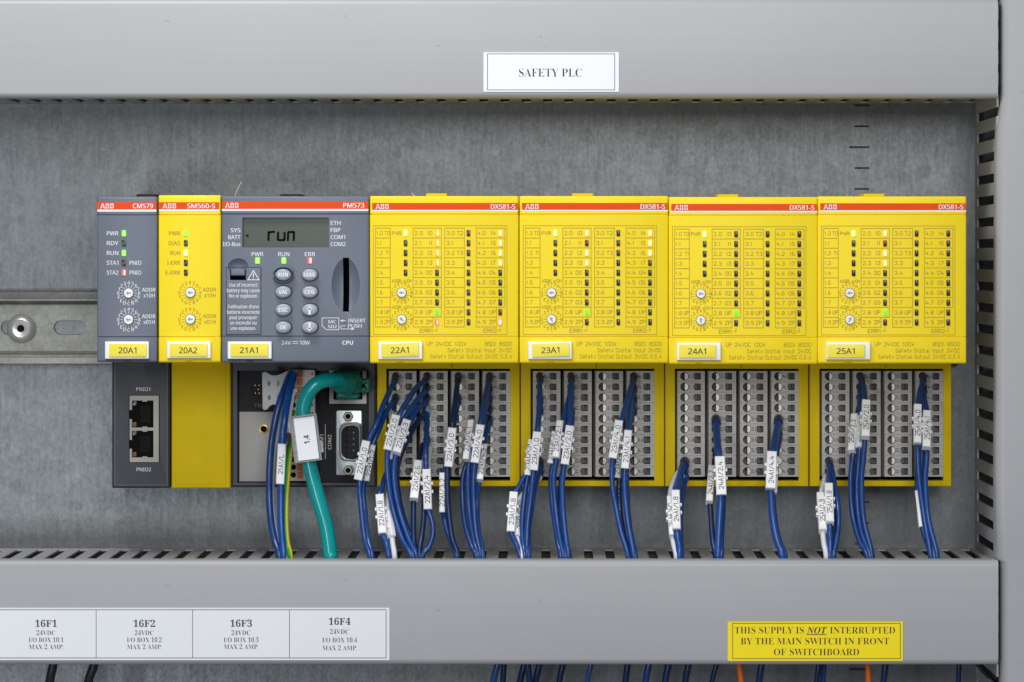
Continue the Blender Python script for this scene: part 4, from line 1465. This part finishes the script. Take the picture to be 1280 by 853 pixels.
def wire(mod, c, r, path, dh=0.0, mk=None, m_="blue", rad=0.00127, label=None, cat="wire", group=None, tip=None, h0=HB, h_end=0.0735, split=None, extra_label="", prnt=None):
    """path: picture points after the hole; mk: list of (x1, y1, x2, y2, text, {options})"""
    pts = list(path)
    if c is not None:
        ox = BASES[mod] + 39.1 * (c - 1)
        oy = 470.6 + 13.23 * r
        pts = [(ox, oy)] + pts
    hs_ = hprof(pts, dh, h_end, h0)
    P = []
    if c is not None:
        ox_, oz_ = X(pts[0][0], HB), Z(pts[0][1], HB)
        P += [(ox_, HB - 0.0035, oz_), (ox_, HB + 0.0010, oz_ - 0.0002)]
        body = list(zip(pts[1:], hs_[1:]))
        # leaves the hole square to the strip, then bends down
        f = body[0]
        P.append((ox_ + 0.25 * (X(f[0][0], f[1]) - ox_), HB + 0.0062, oz_ - 0.0022))
    else:
        body = list(zip(pts, hs_))
    for (p, h) in body:
        P.append((X(p[0], h), h, Z(p[1], h)))
    last = P[-1]
    P.append((last[0] + 0.3 * (last[0] - P[-2][0]), last[1] - 0.004, last[2] - 0.020))
    b = MB()
    P3 = b.tube(P, rad, m_, split=split)
    S = P3
    S = [(CY - q_.z / L(-q_.y), -q_.y) for q_ in S]     # picture row and height of the finished wire
    if c is not None and not tip:
        b.tube([P[0], P[1], P[2]], rad * 1.28, "navy")
    if tip and c is not None:
        b.tube([P[0], P[1], P[2]], rad * 1.35, tip)
    if prnt:
        fine_ = [S3 for S3 in zip(P3, P3[1:]) if prnt[0] < CY - S3[0].z / L(-S3[0].y) < prnt[1]]
        for k_, (pa, pb) in enumerate(fine_):
            dv = pb - pa
            nn = max(2, int(dv.length / 0.0006))
            for q_ in range(nn):
                if random.random() < 0.72:
                    a_ = pa + dv * (q_ / nn)
                    wv = 0.00045 * random.uniform(0.5, 1.0)
                    b.box(a_.x - wv, a_.x + wv * random.uniform(0.2, 1), -a_.y + rad - 0.0002, -a_.y + rad + 0.00004, a_.z - 0.00013, a_.z + 0.00013, "wire_grey")
    lab = label or "%s wire from the %s hole of the %s terminal strip below module %s%s" % ({"blue": "blue", "navy": "dark blue", "wire_black": "black", "wire_white": "white", "wire_grey": "grey"}[m_], ROW[r], COLW[c], mod, extra_label)
    o = b.build("wire", None, smooth=60)
    tag(o, lab, cat, group or ("wires below module " + mod if mod else None))
    for k in mk or []:
        x1, y1, x2, y2, tx_ = k[:5]
        opt = dict(k[5]) if len(k) > 5 else {}
        up = opt.pop("up", 0.0)
        # height of the wire at both ends of the sleeve
        thick = opt.setdefault("thick", 0.0042)
        seg = sorted(q_ for q_ in S if y1 - 3 <= q_[0] <= y2 + 3)
        if len(seg) < 2:
            seg = sorted(S, key=lambda q_: abs(q_[0] - (y1 + y2) / 2))[:2]
            seg.sort()
        ya, yb = seg[0][0], seg[-1][0]
        ha, hb2 = seg[0][1], seg[-1][1]
        sl = (hb2 - ha) / max(1e-6, yb - ya)
        hat = lambda y: ha + sl * (y - ya)
        up += max(q_[1] - hat(q_[0]) for q_ in seg) + rad + 0.0006 - thick / 2
        mbm = MB()
        marker(mbm, x1, y1, hat(y1) + up, x2, y2, hat(y2) + up, tx_, **opt)
        so_ = mbm.build("wire_marker", o, smooth=0)
        if tx_:
            so_["label"] = "white wire marker reading " + tx_
    return o


# --- below 22A1
wire("22A1", 1, 2, [(484, 513), (473.5, 538), (463.5, 562), (458.5, 585), (454, 612), (456, 640), (459.5, 672), (465.5, 698)], -0.003,
     [(464.8, 556, 456.6, 601, "22A1/1,2", {"wpx": 6.5, "nubs": False, "roll": 0.5})])
wire("22A1", 1, 0, [(488, 487), (479, 507), (470, 531), (462, 548), (453, 580), (450, 602), (450.6, 626), (455.5, 672), (463, 698.6)], 0.002,
     [(458.0, 551, 447.6, 600, "22A1/1,0")])
wire("22A1", 1, 8, [(487, 585), (481, 597), (477.5, 611), (474.6, 622), (478.3, 668), (482, 676), (486, 699)], 0.0,
     [(474.8, 619.0, 478.4, 668.0, "22A1/1,8")])
wire("22A1", 1, 9, [(489, 599), (485.5, 620), (485, 640), (488.5, 660), (491, 680), (493.4, 699)], -0.002,
     [(484.5, 640, 489.8, 672, "", {"wpx": 6.5, "nubs": True, "roll": 0.6})], m_="wire_white")
wire("22A1", 2, 0, [(521, 484), (509, 502), (500, 517), (490, 545), (484.5, 566), (484.8, 594), (490.5, 634), (502, 672), (515, 698.6)], 0.003,
     [(495.4, 518.6, 484.2, 562.6, "22A1/2,0")])
wire("22A1", 2, 1, [(522, 499), (512, 514), (503, 528), (496, 550), (489, 570), (487.5, 600), (494, 640), (505, 676), (517.5, 698.6)], -0.001,
     [(499, 532, 487, 574, "", {"wpx": 7, "nubs": True, "roll": 0.4})])
wire("22A1", 2, 2, [(524, 509), (514, 524), (508, 536), (500, 556), (494, 572), (492.6, 600), (499, 638), (511, 674), (521.5, 698.6)], 0.0025,
     [(508.6, 526.2, 495.4, 567.0, "22A1/2,3")])
wire("22A1", 2, 3, [(525, 523), (517, 535), (510, 548), (502, 566), (496, 590), (499, 625), (507, 655), (520, 685), (526, 698.6)], -0.004, m_="navy")
wire("22A1", 2, 6, [(529, 556), (526.5, 564), (523.5, 576), (518.4, 610), (516.8, 640), (517.4, 680), (520.5, 698)], 0.0,
     [(522.8, 577.2, 517.4, 624.8, "22A1/2,6")], m_="navy")
wire("22A1", 2, 7, [(531.5, 575), (530.4, 600), (530.0, 640), (527.5, 668), (523.5, 698)], -0.002, [(534.6, 562, 532.6, 588, "", {"wpx": 6, "nubs": False, "roll": 0.4})], m_="navy")
wire("22A1", 2, 3, [(534.2, 521), (533.2, 545), (532.4, 575), (533.4, 600), (535, 634), (540, 652), (541, 668), (536, 684), (527.5, 698.6)], 0.005,
     [(533.2, 586.4, 535.0, 636.4, "22A1/2,4")], tip="ferrule", extra_label=" with ferrule")
wire("22A1", 3, 0, [(569.6, 497), (565.6, 530), (562.5, 565), (559.4, 584), (559.4, 612), (560.4, 636), (565, 672), (573.4, 698.6)], 0.004,
     [(565.6, 534.6, 560.6, 583.4, "22A1/3,0")], m_="navy", prnt=(492, 532))
wire("22A1", 3, 2, [(571, 510), (567, 532), (560, 570), (554.5, 600), (553.4, 630), (558, 660), (566, 682), (571, 698.6)], -0.003,
     [(552.8, 591.0, 552.8, 640.6, "22A1/3,2", {"wpx": 7.0, "nubs": False, "up": 0.003})])
wire("22A1", 4, 3, [(606, 520), (596, 552), (586, 575), (579.6, 592), (577.8, 618), (581.4, 656), (590, 684), (596, 698.6)], -0.004)
wire("22A1", 4, 2, [(607, 510), (597, 545), (588, 572), (585.2, 596), (586.2, 636), (592.6, 676), (598.4, 698.6)], -0.001,
     [(589.8, 526.4, 583.0, 575.6, "22A1/4,1", {"wpx": 7.4, "roll": -0.3})])
wire("22A1", 4, 0, [(607, 494), (603, 515), (599.6, 535), (595, 565), (593, 584), (591.8, 616), (594.8, 664), (601.4, 698.6)], 0.004,
     [(600.6, 530.8, 593.4, 578.6, "22A1/4,0")])
wire("22A1", 4, 1, [(608, 500), (604, 525), (599.6, 550), (597.6, 580), (596, 620), (597.5, 664), (603.2, 698.6)], -0.002)
wire("22A1", 4, 4, [(610, 535), (606, 550), (602, 575), (598.5, 604), (595.8, 630), (598, 665), (604, 698.6)], -0.001,
     [(605.0, 556.5, 599.6, 601.0, "22A1/4,3", {"wpx": 8.0, "nubs": False, "up": 0.0005})])
# --- below 23A1
wire("23A1", 1, 3, [(674, 520), (671, 550), (665, 580), (656, 595), (648, 610), (642, 620), (638.6, 662), (643.6, 676), (650.4, 698.6)], 0.0,
     [(642.2, 615.4, 638.4, 665.2, "23A1/1,8"), ])
wire("23A1", 1, 9, [(673, 600), (660, 612), (651, 622), (648, 632), (645.4, 660), (647.5, 680), (652.4, 698.6)], -0.004,
     [(649.4, 626, 645.0, 671, "23A1/1,9", {"wpx": 6.0, "nubs": False, "roll": 0.5})], m_="wire_white")
wire("23A1", 1, 2, [(674, 511), (671, 540), (666, 560), (661, 590), (655.6, 620), (652.4, 656), (654, 680), (656, 698.6)], -0.001,
     [(665.4, 549.5, 660.2, 594.5, "23A1/1,2", {"wpx": 8.0, "roll": -0.3})])
wire("23A1", 1, 0, [(674.6, 495), (672.6, 535), (669.5, 565), (667, 590), (664, 616), (659.4, 655), (658.4, 680), (658.8, 698.6)], 0.004,
     [(671.6, 539.6, 667.0, 587.6, "23A1/1,0", {"wpx": 10.6})])
wire("23A1", 1, 8, [(676.6, 584), (672.5, 595), (667, 616), (662, 650), (660, 675), (660.8, 698.6)], 0.0)
wire("23A1", 2, 2, [(711, 514), (704, 540), (696, 570), (690.6, 584), (688.6, 606), (691.6, 640), (697, 675), (701, 698.6)], -0.003,
     [(693.0, 540, 687.4, 580.0, "23A1/2,2", {"wpx": 7.0, "nubs": False})])
wire("23A1", 2, 1, [(710, 503), (705, 522), (700, 545), (696, 573), (692.2, 598), (695, 640), (700, 675), (704.4, 698.6)], 0.001,
     [(700.6, 526.6, 695.2, 572.8, "23A1/2,1", {"wpx": 8.6, "roll": -0.2})])
wire("23A1", 2, 3, [(715, 525), (711, 548), (707, 575), (701.5, 600), (700.2, 640), (703, 675), (707.2, 698.6)], -0.004)
wire("23A1", 2, 0, [(714, 497), (712, 530), (709, 560), (705.6, 582), (702.8, 606), (704.4, 644), (707.6, 675), (711, 698.6)], 0.004,
     [(712.4, 532.0, 706.0, 580.6, "23A1/2,0")])
wire("23A1", 4, 3, [(789, 522), (783, 548), (778, 572), (774, 600), (774.6, 635), (780, 670), (787, 698.6)], -0.004,
     [(776.6, 556, 772.6, 598, "23A1/4,3", {"wpx": 6.4, "nubs": False, "roll": -0.3})], m_="navy", prnt=(600, 650))
wire("23A1", 4, 1, [(788.5, 500), (786.4, 520), (785, 540), (782, 570), (781, 590), (781, 616), (785, 654), (792.6, 698.6)], 0.003,
     [(785.2, 537.8, 781.0, 586.0, "23A1/4,1", {"wpx": 9.8})])
wire("23A1", 4, 2, [(790, 512), (786.5, 540), (784, 570), (783.4, 612), (787, 660), (794.4, 698.6)], -0.003)
wire("23A1", 4, 0, [(786.4, 492), (780, 515), (775, 532), (769, 558), (765.8, 575), (765, 598), (768.4, 626), (775.8, 663), (785.6, 698.6)], 0.004,
     [(773.8, 525.4, 765.6, 573.0, "23A1/4,0")])
# --- below 24A1
wire("24A1", 1, 8, [(853.5, 583), (850.6, 594), (847, 606), (844.6, 618), (846, 664), (848.6, 680), (849.4, 698.6)], 0.004,
     [(844.2, 614.2, 845.6, 662.8, "24A1/1,8")], m_="blue", rad=0.0017)
wire("24A1", 1, 9, [(849, 590), (842.6, 600), (838.2, 616), (837.2, 640), (840, 668), (843.2, 685), (845.6, 698.6)], -0.003,
     [(837.4, 622.0, 840.4, 670.8, "24A1/1,9", {"wpx": 8.0})], m_="wire_white")
wire("24A1", 1, 9, [(858.6, 596), (856, 604), (853, 620), (850.6, 650), (851, 680), (852, 698.6)], -0.002, label="blue wire beside the white one at the lowest left holes below module 24A1")
wire("24A1", 2, 7, [(893, 580), (890, 596), (887.4, 622), (888.6, 645), (891, 675), (894.6, 698.6)], -0.003,
     [(889.6, 583.8, 886.4, 628.6, "24A1/2,7", {"wpx": 8.4, "nubs": False, "up": 0.001})], m_="navy")
wire("24A1", 2, 4, [(896, 542), (898, 568), (900.4, 600), (900.8, 624), (899, 654), (897.6, 680), (897.4, 698.6)], 0.004,
     [(899.6, 571.0, 901.8, 619.2, "24A1/2,4", {"wpx": 12.6})], rad=0.0017, prnt=(535, 566))
wire("24A1", 2, 5, [(897, 552), (900, 575), (904, 600), (904.4, 624), (902.8, 654), (901.6, 680), (901.6, 698.6)], 0.0005)
wire("24A1", 4, 4, [(970.6, 540), (967, 562), (964, 590), (963.6, 612), (966, 648), (971.4, 676), (978.6, 698.6)], 0.004,
     [(964.6, 565.2, 963.2, 611.8, "24A1/4,4", {"wpx": 12.4})], rad=0.0017)
wire("24A1", 4, 5, [(975, 548), (971, 566), (967.4, 596), (966.4, 620), (969, 652), (974.6, 678), (981.8, 698.6)], 0.0,
     [(968.6, 572, 966.4, 617.0, "", {"wpx": 9, "nubs": False})])
# --- below 25A1
wire("25A1", 1, 9, [(1032, 596), (1028.6, 608), (1026, 625), (1028, 660), (1030, 680), (1033, 698.6)], 0.001,
     [(1025.4, 618.0, 1028.6, 664.6, "25A1/1,9", {"wpx": 9.8})], m_="wire_white")
wire("25A1", 1, 8, [(1036.4, 588), (1036, 600), (1035.6, 612), (1037, 650), (1037.6, 675), (1037.4, 698.6)], 0.005,
     [(1035.6, 606.2, 1037.2, 654.6, "25A1/1,8", {"wpx": 10.2})], m_="blue")
wire("25A1", 1, 8, [(1040, 588), (1042, 600), (1046, 620), (1048, 640), (1047.6, 660), (1044, 684), (1042, 698.6)], 0.0, label="blue wire bowed outwards beside the marked pair under 25A1")
wire("25A1", 1, 9, [(1040, 598), (1042, 620), (1043.4, 645), (1041, 675), (1039.6, 698.6)], -0.003, m_="navy")
wire("25A1", 2, 2, [(1073, 512), (1070, 535), (1066.6, 565), (1063.4, 600), (1065.2, 640), (1073.4, 674), (1084.6, 698.6)], 0.0,
     [(1068.8, 519.4, 1064.6, 565.0, "25A1/2,2", {"wpx": 8.6, "roll": -0.3})])
wire("25A1", 2, 1, [(1075.4, 500), (1076, 530), (1074.6, 560), (1072.4, 592), (1071.2, 622), (1076, 662), (1088, 698.6)], -0.001,
     [(1076, 520, 1073.6, 560.0, "25A1/2,1", {"wpx": 7.0, "roll": 0.4})])
wire("25A1", 2, 3, [(1074, 530), (1070.4, 560), (1068, 595), (1067.6, 630), (1074, 668), (1086, 698.6)], -0.004, m_="navy")
wire("25A1", 2, 0, [(1079, 482), (1081.4, 500), (1082.4, 525), (1081, 552), (1078.6, 580), (1077, 602), (1079.6, 650), (1090.8, 698.6)], 0.004,
     [(1082.4, 501.8, 1081.6, 547.2, "25A1/2,0", {"wpx": 10.2})], m_="blue")
wire("25A1", 4, 0, [(1150, 490), (1147.6, 508), (1146.4, 540), (1147.4, 565), (1149, 600), (1155.4, 650), (1163.6, 698.6)], 0.002,
     [(1146.8, 506.6, 1146.4, 555.0, "25A1/4,0", {"wpx": 9.6})])
wire("25A1", 4, 1, [(1155.4, 498), (1158, 514), (1158.4, 545), (1158.6, 572), (1156.6, 602), (1160.6, 650), (1172, 698.6)], 0.003,
     [(1158.4, 515.0, 1157.8, 560.4, "25A1/4,1", {"wpx": 9.8})])
wire("25A1", 4, 2, [(1153, 512), (1152.6, 545), (1152.4, 580), (1152.6, 604), (1157.6, 650), (1168, 698.6)], -0.003, m_="blue")
wire("25A1", 4, 3, [(1152, 524), (1149, 560), (1146.4, 605), (1149, 640), (1156, 670), (1164.6, 698.6)], -0.0035,
     [(1145.6, 614.0, 1150.8, 659.6, "", {"wpx": 4.6, "nubs": False})])
# --- below the controller 21A1 (they come out of the plug)
gp = "wires below the controller"
hp0 = HR + 0.0105
wire(None, None, None, [(366.4, 466), (362, 470), (356, 484), (349.4, 503), (342.4, 533), (338, 568), (336.4, 612), (338, 646), (343, 674), (349.6, 698.6)], -0.002, None, "blue", 0.0016,
     "blue wire bowed out from the top of the white plug below the controller", "wire", gp, h0=hp0)
wire(None, None, None, [(365.8, 478), (360, 490), (353, 516), (345.6, 550), (341.4, 582), (340.6, 630), (345, 670), (351, 698.6)], -0.005, None, "wire_grey", 0.0012,
     "thin grey wire behind the bowed blue wire below the controller", "wire", gp, h0=hp0)
wire(None, None, None, [(368, 467), (366, 474), (361, 492), (356, 522), (353.2, 550), (351.4, 606), (351.4, 654), (355, 698.6)], 0.002,
     [(352.8, 554.8, 350.4, 605.2, "21A1/L", {"wpx": 10.4, "nubs": False})], "blue", 0.0017, "blue wire with a white marker reading 21A1/L below the controller", "wire", gp, h0=hp0)
wire(None, None, None, [(370, 487), (366.4, 492), (363, 510), (360, 535), (358, 570), (354.4, 620), (353.6, 660), (357.4, 698.6)], -0.004, None, "wire_white", 0.0012,
     "white wire between the marked blue wire and the green cable below the controller", "wire", gp, h0=hp0)
wire(None, None, None, [(369, 516), (366, 524), (364, 545), (362, 566), (359.4, 592), (357.2, 620), (356.6, 650), (358.4, 678), (362.6, 698.6)], 0.0,
     None, "wire_yellow", 0.00150, "green and yellow striped earth wire beside the teal network cable", "wire", gp, h0=hp0,
     split=["wire_yellow" if j in (8, 9, 0, 1) else "wire_green" for j in range(10)])

# --- teal network cable
nc = thing("network_cable", "thick teal network cable bending over from its plug with a white numbered tag", "cable", (X(430, 0.06), -0.06, Z(476, 0.06)))
b = MB()
path = [(438, 475.8, 0.055), (424, 475.4, 0.062), (411, 475.0, 0.068), (397.5, 479.0, 0.071), (386.4, 490.0, 0.072), (380.6, 504.0, 0.072), (379.0, 519.0, 0.072), (380.6, 545.0, 0.073), (386.2, 578.0, 0.073),
        (392.6, 604.0, 0.073), (400.6, 632.0, 0.073), (408.4, 660.0, 0.073), (412.6, 690.0, 0.073), (413.4, 700.0, 0.073), (413.4, 745, 0.070)]
b.tube([(X(p[0], p[2]), p[2], Z(p[1], p[2])) for p in path], 0.00335, "teal", n=20, sub=8)
b.build("cable_jacket", nc, smooth=60)
b = MB()
HG = 0.054
g = lambda v: X(280 + v / 4.874, HG)
gz = lambda v: Z(445 + v / 4.874, HG)
b.rbox(g(682), g(822), gz(264), gz(92), HR + 0.0005, HG, 0.0012, 0.0014, "teal_dark")
pg = b.build("plug", nc)
b = MB()
b.rbox(g(800), g(890), gz(226), gz(140), HG - 0.0075, HG - 0.0012, 0.0062, 0.0012, "teal_dark")
b.build("latch_lever", pg)
b = MB()
for rr, xx, hh in ((0.0058, 762, 0.0552), (0.0054, 748, 0.0575), (0.0049, 733, 0.0598), (0.0044, 717, 0.0620)):
    # strain relief: stacked collars round the cable, leaning with it
    cz_, cxx = gz(168), g(xx)
    ax = Vector((-0.55, -0.83, 0.03)).normalized()
    e1 = Vector((0, 0, 1)) - ax * ax.z
    e1.normalize()
    e2 = ax.cross(e1)
    base_ = Vector((cxx, -hh, cz_))
    lps = []
    for kk, off_ in ((1.0, -0.0026), (1.0, 0.0008), (0.9, 0.0014)):
        lps.append([(lambda q_: (q_.x, -q_.y, q_.z))(base_ + ax * off_ + (e1 * math.cos(2 * math.pi * i / 24) + e2 * math.sin(2 * math.pi * i / 24)) * rr * kk) for i in range(24)])
    b.loft(lps, "teal_dark")
b.build("strain_relief_boot", pg, smooth=40)
# numbered tag clipped on the cable
HT2 = 0.0795
rt = math.radians(7.0)
cxx, czz = X(382.2, HT2), Z(548.2, HT2)


def tagp(a, b_, h):
    return (cxx + a * math.cos(rt) - b_ * math.sin(rt), h, czz + a * math.sin(rt) + b_ * math.cos(rt))


kk = L(HT2)
b = MB()
for (a0, a1, b0, b1, h0, h1) in ((-17.4, 17.0, -29.0, 29.4, HT2 - 0.0030, HT2 - 0.0008), (-17.4, -15.4, -29.0, 29.4, HT2 - 0.0008, HT2 + 0.0012), (15.0, 17.0, -29, 29.4, HT2 - 0.0008, HT2 + 0.0012),
                                 (-15.4, 15.0, 27.8, 29.4, HT2 - 0.0008, HT2 + 0.0012), (-15.4, 15.0, -29.0, -27.6, HT2 - 0.0008, HT2 + 0.0012), (17.0, 20.0, -20, -6, HT2 - 0.003, HT2 - 0.001),
                                 (-20.0, -17.4, 8, 22, HT2 - 0.003, HT2 - 0.001)):
    lo = [(a0, b0), (a1, b0), (a1, b1), (a0, b1)]
    b.loft([[tagp(p[0] * kk, p[1] * kk, h0) for p in lo], [tagp(p[0] * kk, p[1] * kk, h1) for p in lo]], "clear")
ct = b.build("tag_holder", nc, smooth=0)
b = MB()
lo = [(-12.2, -26.8), (13.6, -26.8), (13.6, 26.4), (-12.2, 26.4)]
b.loft([[tagp(p[0] * kk, p[1] * kk, HT2 - 0.0007) for p in lo], [tagp(p[0] * kk, p[1] * kk, HT2 + 0.0004) for p in lo]], "white_paper")
en = Vector((0, -1, 0))
eu = Vector((-math.sin(rt), 0, math.cos(rt)))
ev = en.cross(eu)
o_ = tagp(1.0 * kk, -1.5 * kk, HT2 + 0.00046)
b.text("1,4", 0, 0, 0, 7.0 * kk, "black_ink", "sansbold", "c", frame=(Vector((o_[0], -o_[1], o_[2])), eu, ev, en), width=11.0 * kk)
s_ = b.build("tag_insert", ct, smooth=0)
s_["label"] = "white paper insert reading 1,4"
b = MB()
lo = [(-23.4, -1.5), (-18.0, -1.5), (-18.0, 9.0), (-23.4, 9.0)]
b.loft([[tagp(p[0] * kk, p[1] * kk, HT2 - 0.005) for p in lo], [tagp(p[0] * kk, p[1] * kk, HT2 + 0.0022) for p in lo]], "black")
b.build("cable_tie_head", nc, smooth=0)

# --- wires leaving the lower duct downwards
gl = "wires below the lower duct"
below = [(622, 616.5, "blue", 4.0, "blue"), (630, 628.5, "navy", 3.6, "dark blue"), (655.4, 650, "navy", 4.2, "dark blue"), (659.8, 662, "navy", 4.0, "dark blue"), (674, 669.5, "navy", 4.0, "dark blue"),
         (703.4, 699, "navy", 4.0, "dark blue"), (738.6, 734, "blue", 3.0, "blue"), (784.4, 782, "navy", 4.0, "dark blue"), (811, 807, "blue", 4.2, "blue"), (835.6, 831.6, "navy", 4.4, "dark blue"),
         (860.6, 856.6, "navy", 4.0, "dark blue"), (895.5, 890, "navy", 3.2, "dark blue"), (951.8, 949, "navy", 4.2, "dark blue"), (1023.4, 1021, "navy", 3.4, "dark blue"),
         (1029.8, 1028.6, "blue", 3.6, "blue"), (1107, 1104.6, "navy", 4.0, "dark blue"), (1198.8, 1198.4, "navy", 3.2, "dark blue")]
ordw = ["first", "second", "third", "fourth", "fifth", "sixth", "seventh", "eighth", "ninth", "tenth", "eleventh", "twelfth", "thirteenth", "fourteenth", "fifteenth", "sixteenth", "seventeenth"]
for i, (xa_, xb_, m_, rp, cn) in enumerate(below):
    hh = 0.068 - 0.006 * (i % 3)
    b = MB()
    sl = (xb_ - xa_) / 22.0
    b.tube([(X(xa_ - sl * 40, hh), hh, Z(792, hh)), (X(xa_, hh), hh, Z(831, hh)), (X(xb_, hh), hh - 0.001, Z(853, hh)), (X(xb_ + sl * 30, hh), hh - 0.004, Z(900, hh)), (X(xb_ + sl * 40, hh), hh - 0.006, Z(960, hh))], rp * L(hh), m_)
    tag(b.build("wire", smooth=60), "%s wire hanging under the lower duct, %s from the left among the blue ones" % (cn, ordw[i]), "wire", gl)
for xa_, xb_, lab in ((924, 926.4, "orange wire hanging under the lower duct below the start of the yellow warning label"), (1085, 1085.6, "orange wire hanging under the lower duct below the end of the yellow warning label")):
    b = MB()
    b.tube([(X(xa_ - 2, 0.066), 0.066, Z(792, 0.066)), (X(xa_, 0.066), 0.066, Z(831, 0.066)), (X(xb_, 0.065), 0.065, Z(853, 0.065)), (X(xb_ + 4, 0.06), 0.06, Z(910, 0.06)), (X(xb_ + 5, 0.06), 0.06, Z(960, 0.06))], 3.7 * L(0.066), "wire_orange")
    tag(b.build("wire", smooth=60), lab, "wire", gl)
for xa_, xb_, lab in ((66.4, 62.0, "thick black cable hanging under the first fuse label"), (117.6, 110.6, "thick black cable hanging under the line between the first two fuse labels")):
    b = MB()
    b.tube([(X(xa_ + 6, 0.066), 0.066, Z(792, 0.066)), (X(xa_, 0.066), 0.066, Z(831, 0.066)), (X(xb_, 0.065), 0.065, Z(853, 0.065)), (X(xb_ - 8, 0.06), 0.06, Z(910, 0.06)), (X(xb_ - 12, 0.06), 0.06, Z(960, 0.06))], 5.6 * L(0.066), "wire_black")
    tag(b.build("cable", smooth=60), lab, "cable", "black cables under the lower duct")
b = MB()
b.tube([(X(1210, 0.05), 0.05, Z(815, 0.05)), (X(1222, 0.05), 0.05, Z(831, 0.05)), (X(1238, 0.05), 0.05, Z(848, 0.05)), (X(1262, 0.05), 0.05, Z(866, 0.05)), (X(1280, 0.05), 0.05, Z(880, 0.05))], 2.6 * L(0.05), "wire_black")
tag(b.build("cable", smooth=60), "thin black cable slanting into the upright duct at the lower corner", "cable", "black cables under the lower duct")

# ================================================================== labels on the ducts
HS = HD + 0.0003


def sheet(b, x0, x1, y0, y1, m_):
    b.box(X(x0, HS), X(x1, HS), HD + 0.00004, HS, Z(y1, HS), Z(y0, HS), m_)


b = MB()
k = L(HS)
sheet(b, 604.4, 773.6, 65.6, 115.0, "white_paper")
b.rect_line(X(609.4, HS), X(768.4, HS), Z(112.6, HS), Z(67.6, HS), HS + 0.00005, 0.75 * k, "black_ink")
b.text("SAFETY PLC", X(688, HS), Z(91.0, HS), HS + 0.00006, 9.8 * k, "black_ink", "serif", "c", width=78.6 * k)
tag(b.build("sign_label", smooth=0), "white paper sign lettered SAFETY PLC on the upper duct", "sign")
b = MB()
sheet(b, -118, 486.8, 760.0, 825.4, "white_paper")
b.rect_line(X(-115, HS), X(482.6, HS), Z(822.6, HS), Z(762.4, HS), HS + 0.00005, 0.75 * k, "black_ink")
for x in (-1.2, 120.2, 240.8, 361.8):
    b.quad(X(x - 0.35, HS), X(x + 0.35, HS), Z(822.2, HS), Z(762.8, HS), HS + 0.00005, "black_ink")
for i, (cx_, ys) in enumerate(((57.6, (779.6, 791.2, 800.0, 808.8)), (180.4, (779.6, 791.2, 800.0, 808.8)), (301.4, (779.4, 791.2, 800.0, 808.6)), (424.6, (777.0, 789.8, 800.2, 810.2)))):
    b.text("16F%d" % (i + 1), X(cx_, HS), Z(ys[0], HS), HS + 0.00006, 8.4 * k, "black_ink", "serifbold", "c", width=27.2 * k)
    b.text("24VDC", X(cx_ - 0.2, HS), Z(ys[1], HS), HS + 0.00006, 5.6 * k, "black_ink", "serif", "c", width=23.6 * k)
    b.text("I/O BOX 10.%d" % (i + 1), X(cx_, HS), Z(ys[2], HS), HS + 0.00006, 5.6 * k, "black_ink", "serif", "c", width=43.4 * k)
    b.text("MAX 2 AMP.", X(cx_ + 0.2, HS), Z(ys[3], HS), HS + 0.00006, 5.6 * k, "black_ink", "serif", "c", width=43.4 * k)
tag(b.build("fuse_label_strip", smooth=0), "white paper label strip with four fuse cells on the lower duct", "label")
b = MB()
sheet(b, 909.8, 1128.6, 777.4, 826.4, "sign_yellow")
b.rect_line(X(915.8, HS), X(1125.4, HS), Z(823.4, HS), Z(779.4, HS), HS + 0.00005, 0.7 * k, "black_ink")
bi_ = "black_ink"
b.text("THIS SUPPLY IS", X(918.4, HS), Z(788.0, HS), HS + 0.00006, 8.0 * k, bi_, "serif", "l", width=86.4 * k)
b.text("NOT", X(1008.6, HS), Z(788.0, HS), HS + 0.00006, 8.0 * k, bi_, "bolditalic", "l", width=25.0 * k)
b.quad(X(1008.2, HS), X(1032.8, HS), Z(793.8, HS), Z(792.9, HS), HS + 0.00005, bi_)
b.text("INTERRUPTED", X(1037.4, HS), Z(788.0, HS), HS + 0.00006, 8.0 * k, bi_, "serif", "l", width=81.4 * k)
b.text("BY THE MAIN SWITCH IN FRONT", X(1018.6, HS), Z(801.6, HS), HS + 0.00006, 8.0 * k, bi_, "serif", "c", width=185.4 * k)
b.text("OF SWITCHBOARD", X(1020.6, HS), Z(815.2, HS), HS + 0.00006, 8.0 * k, bi_, "serif", "c", width=106.4 * k)
tag(b.build("warning_label", smooth=0), "yellow paper warning label with black capitals on the lower duct", "label")

# small pale fibres caught behind the modules
for (x0, y0, x1, y1, h, lab) in ((293, 247, 302, 227, 0.060, "pale thread end sticking up behind the controller"), (519.5, 246, 514.6, 242.0, 0.088, "short pale fibre on the top edge of module 22A1")):
    b = MB()
    b.tube([(X(x0, h), h, Z(y0, h)), (X((x0 + x1) / 2 - 0.5, h), h, Z((y0 + y1) / 2, h)), (X(x1, h), h, Z(y1, h))], 0.00018, "dust", n=6)
    tag(b.build("thread", smooth=60), lab, "thread")
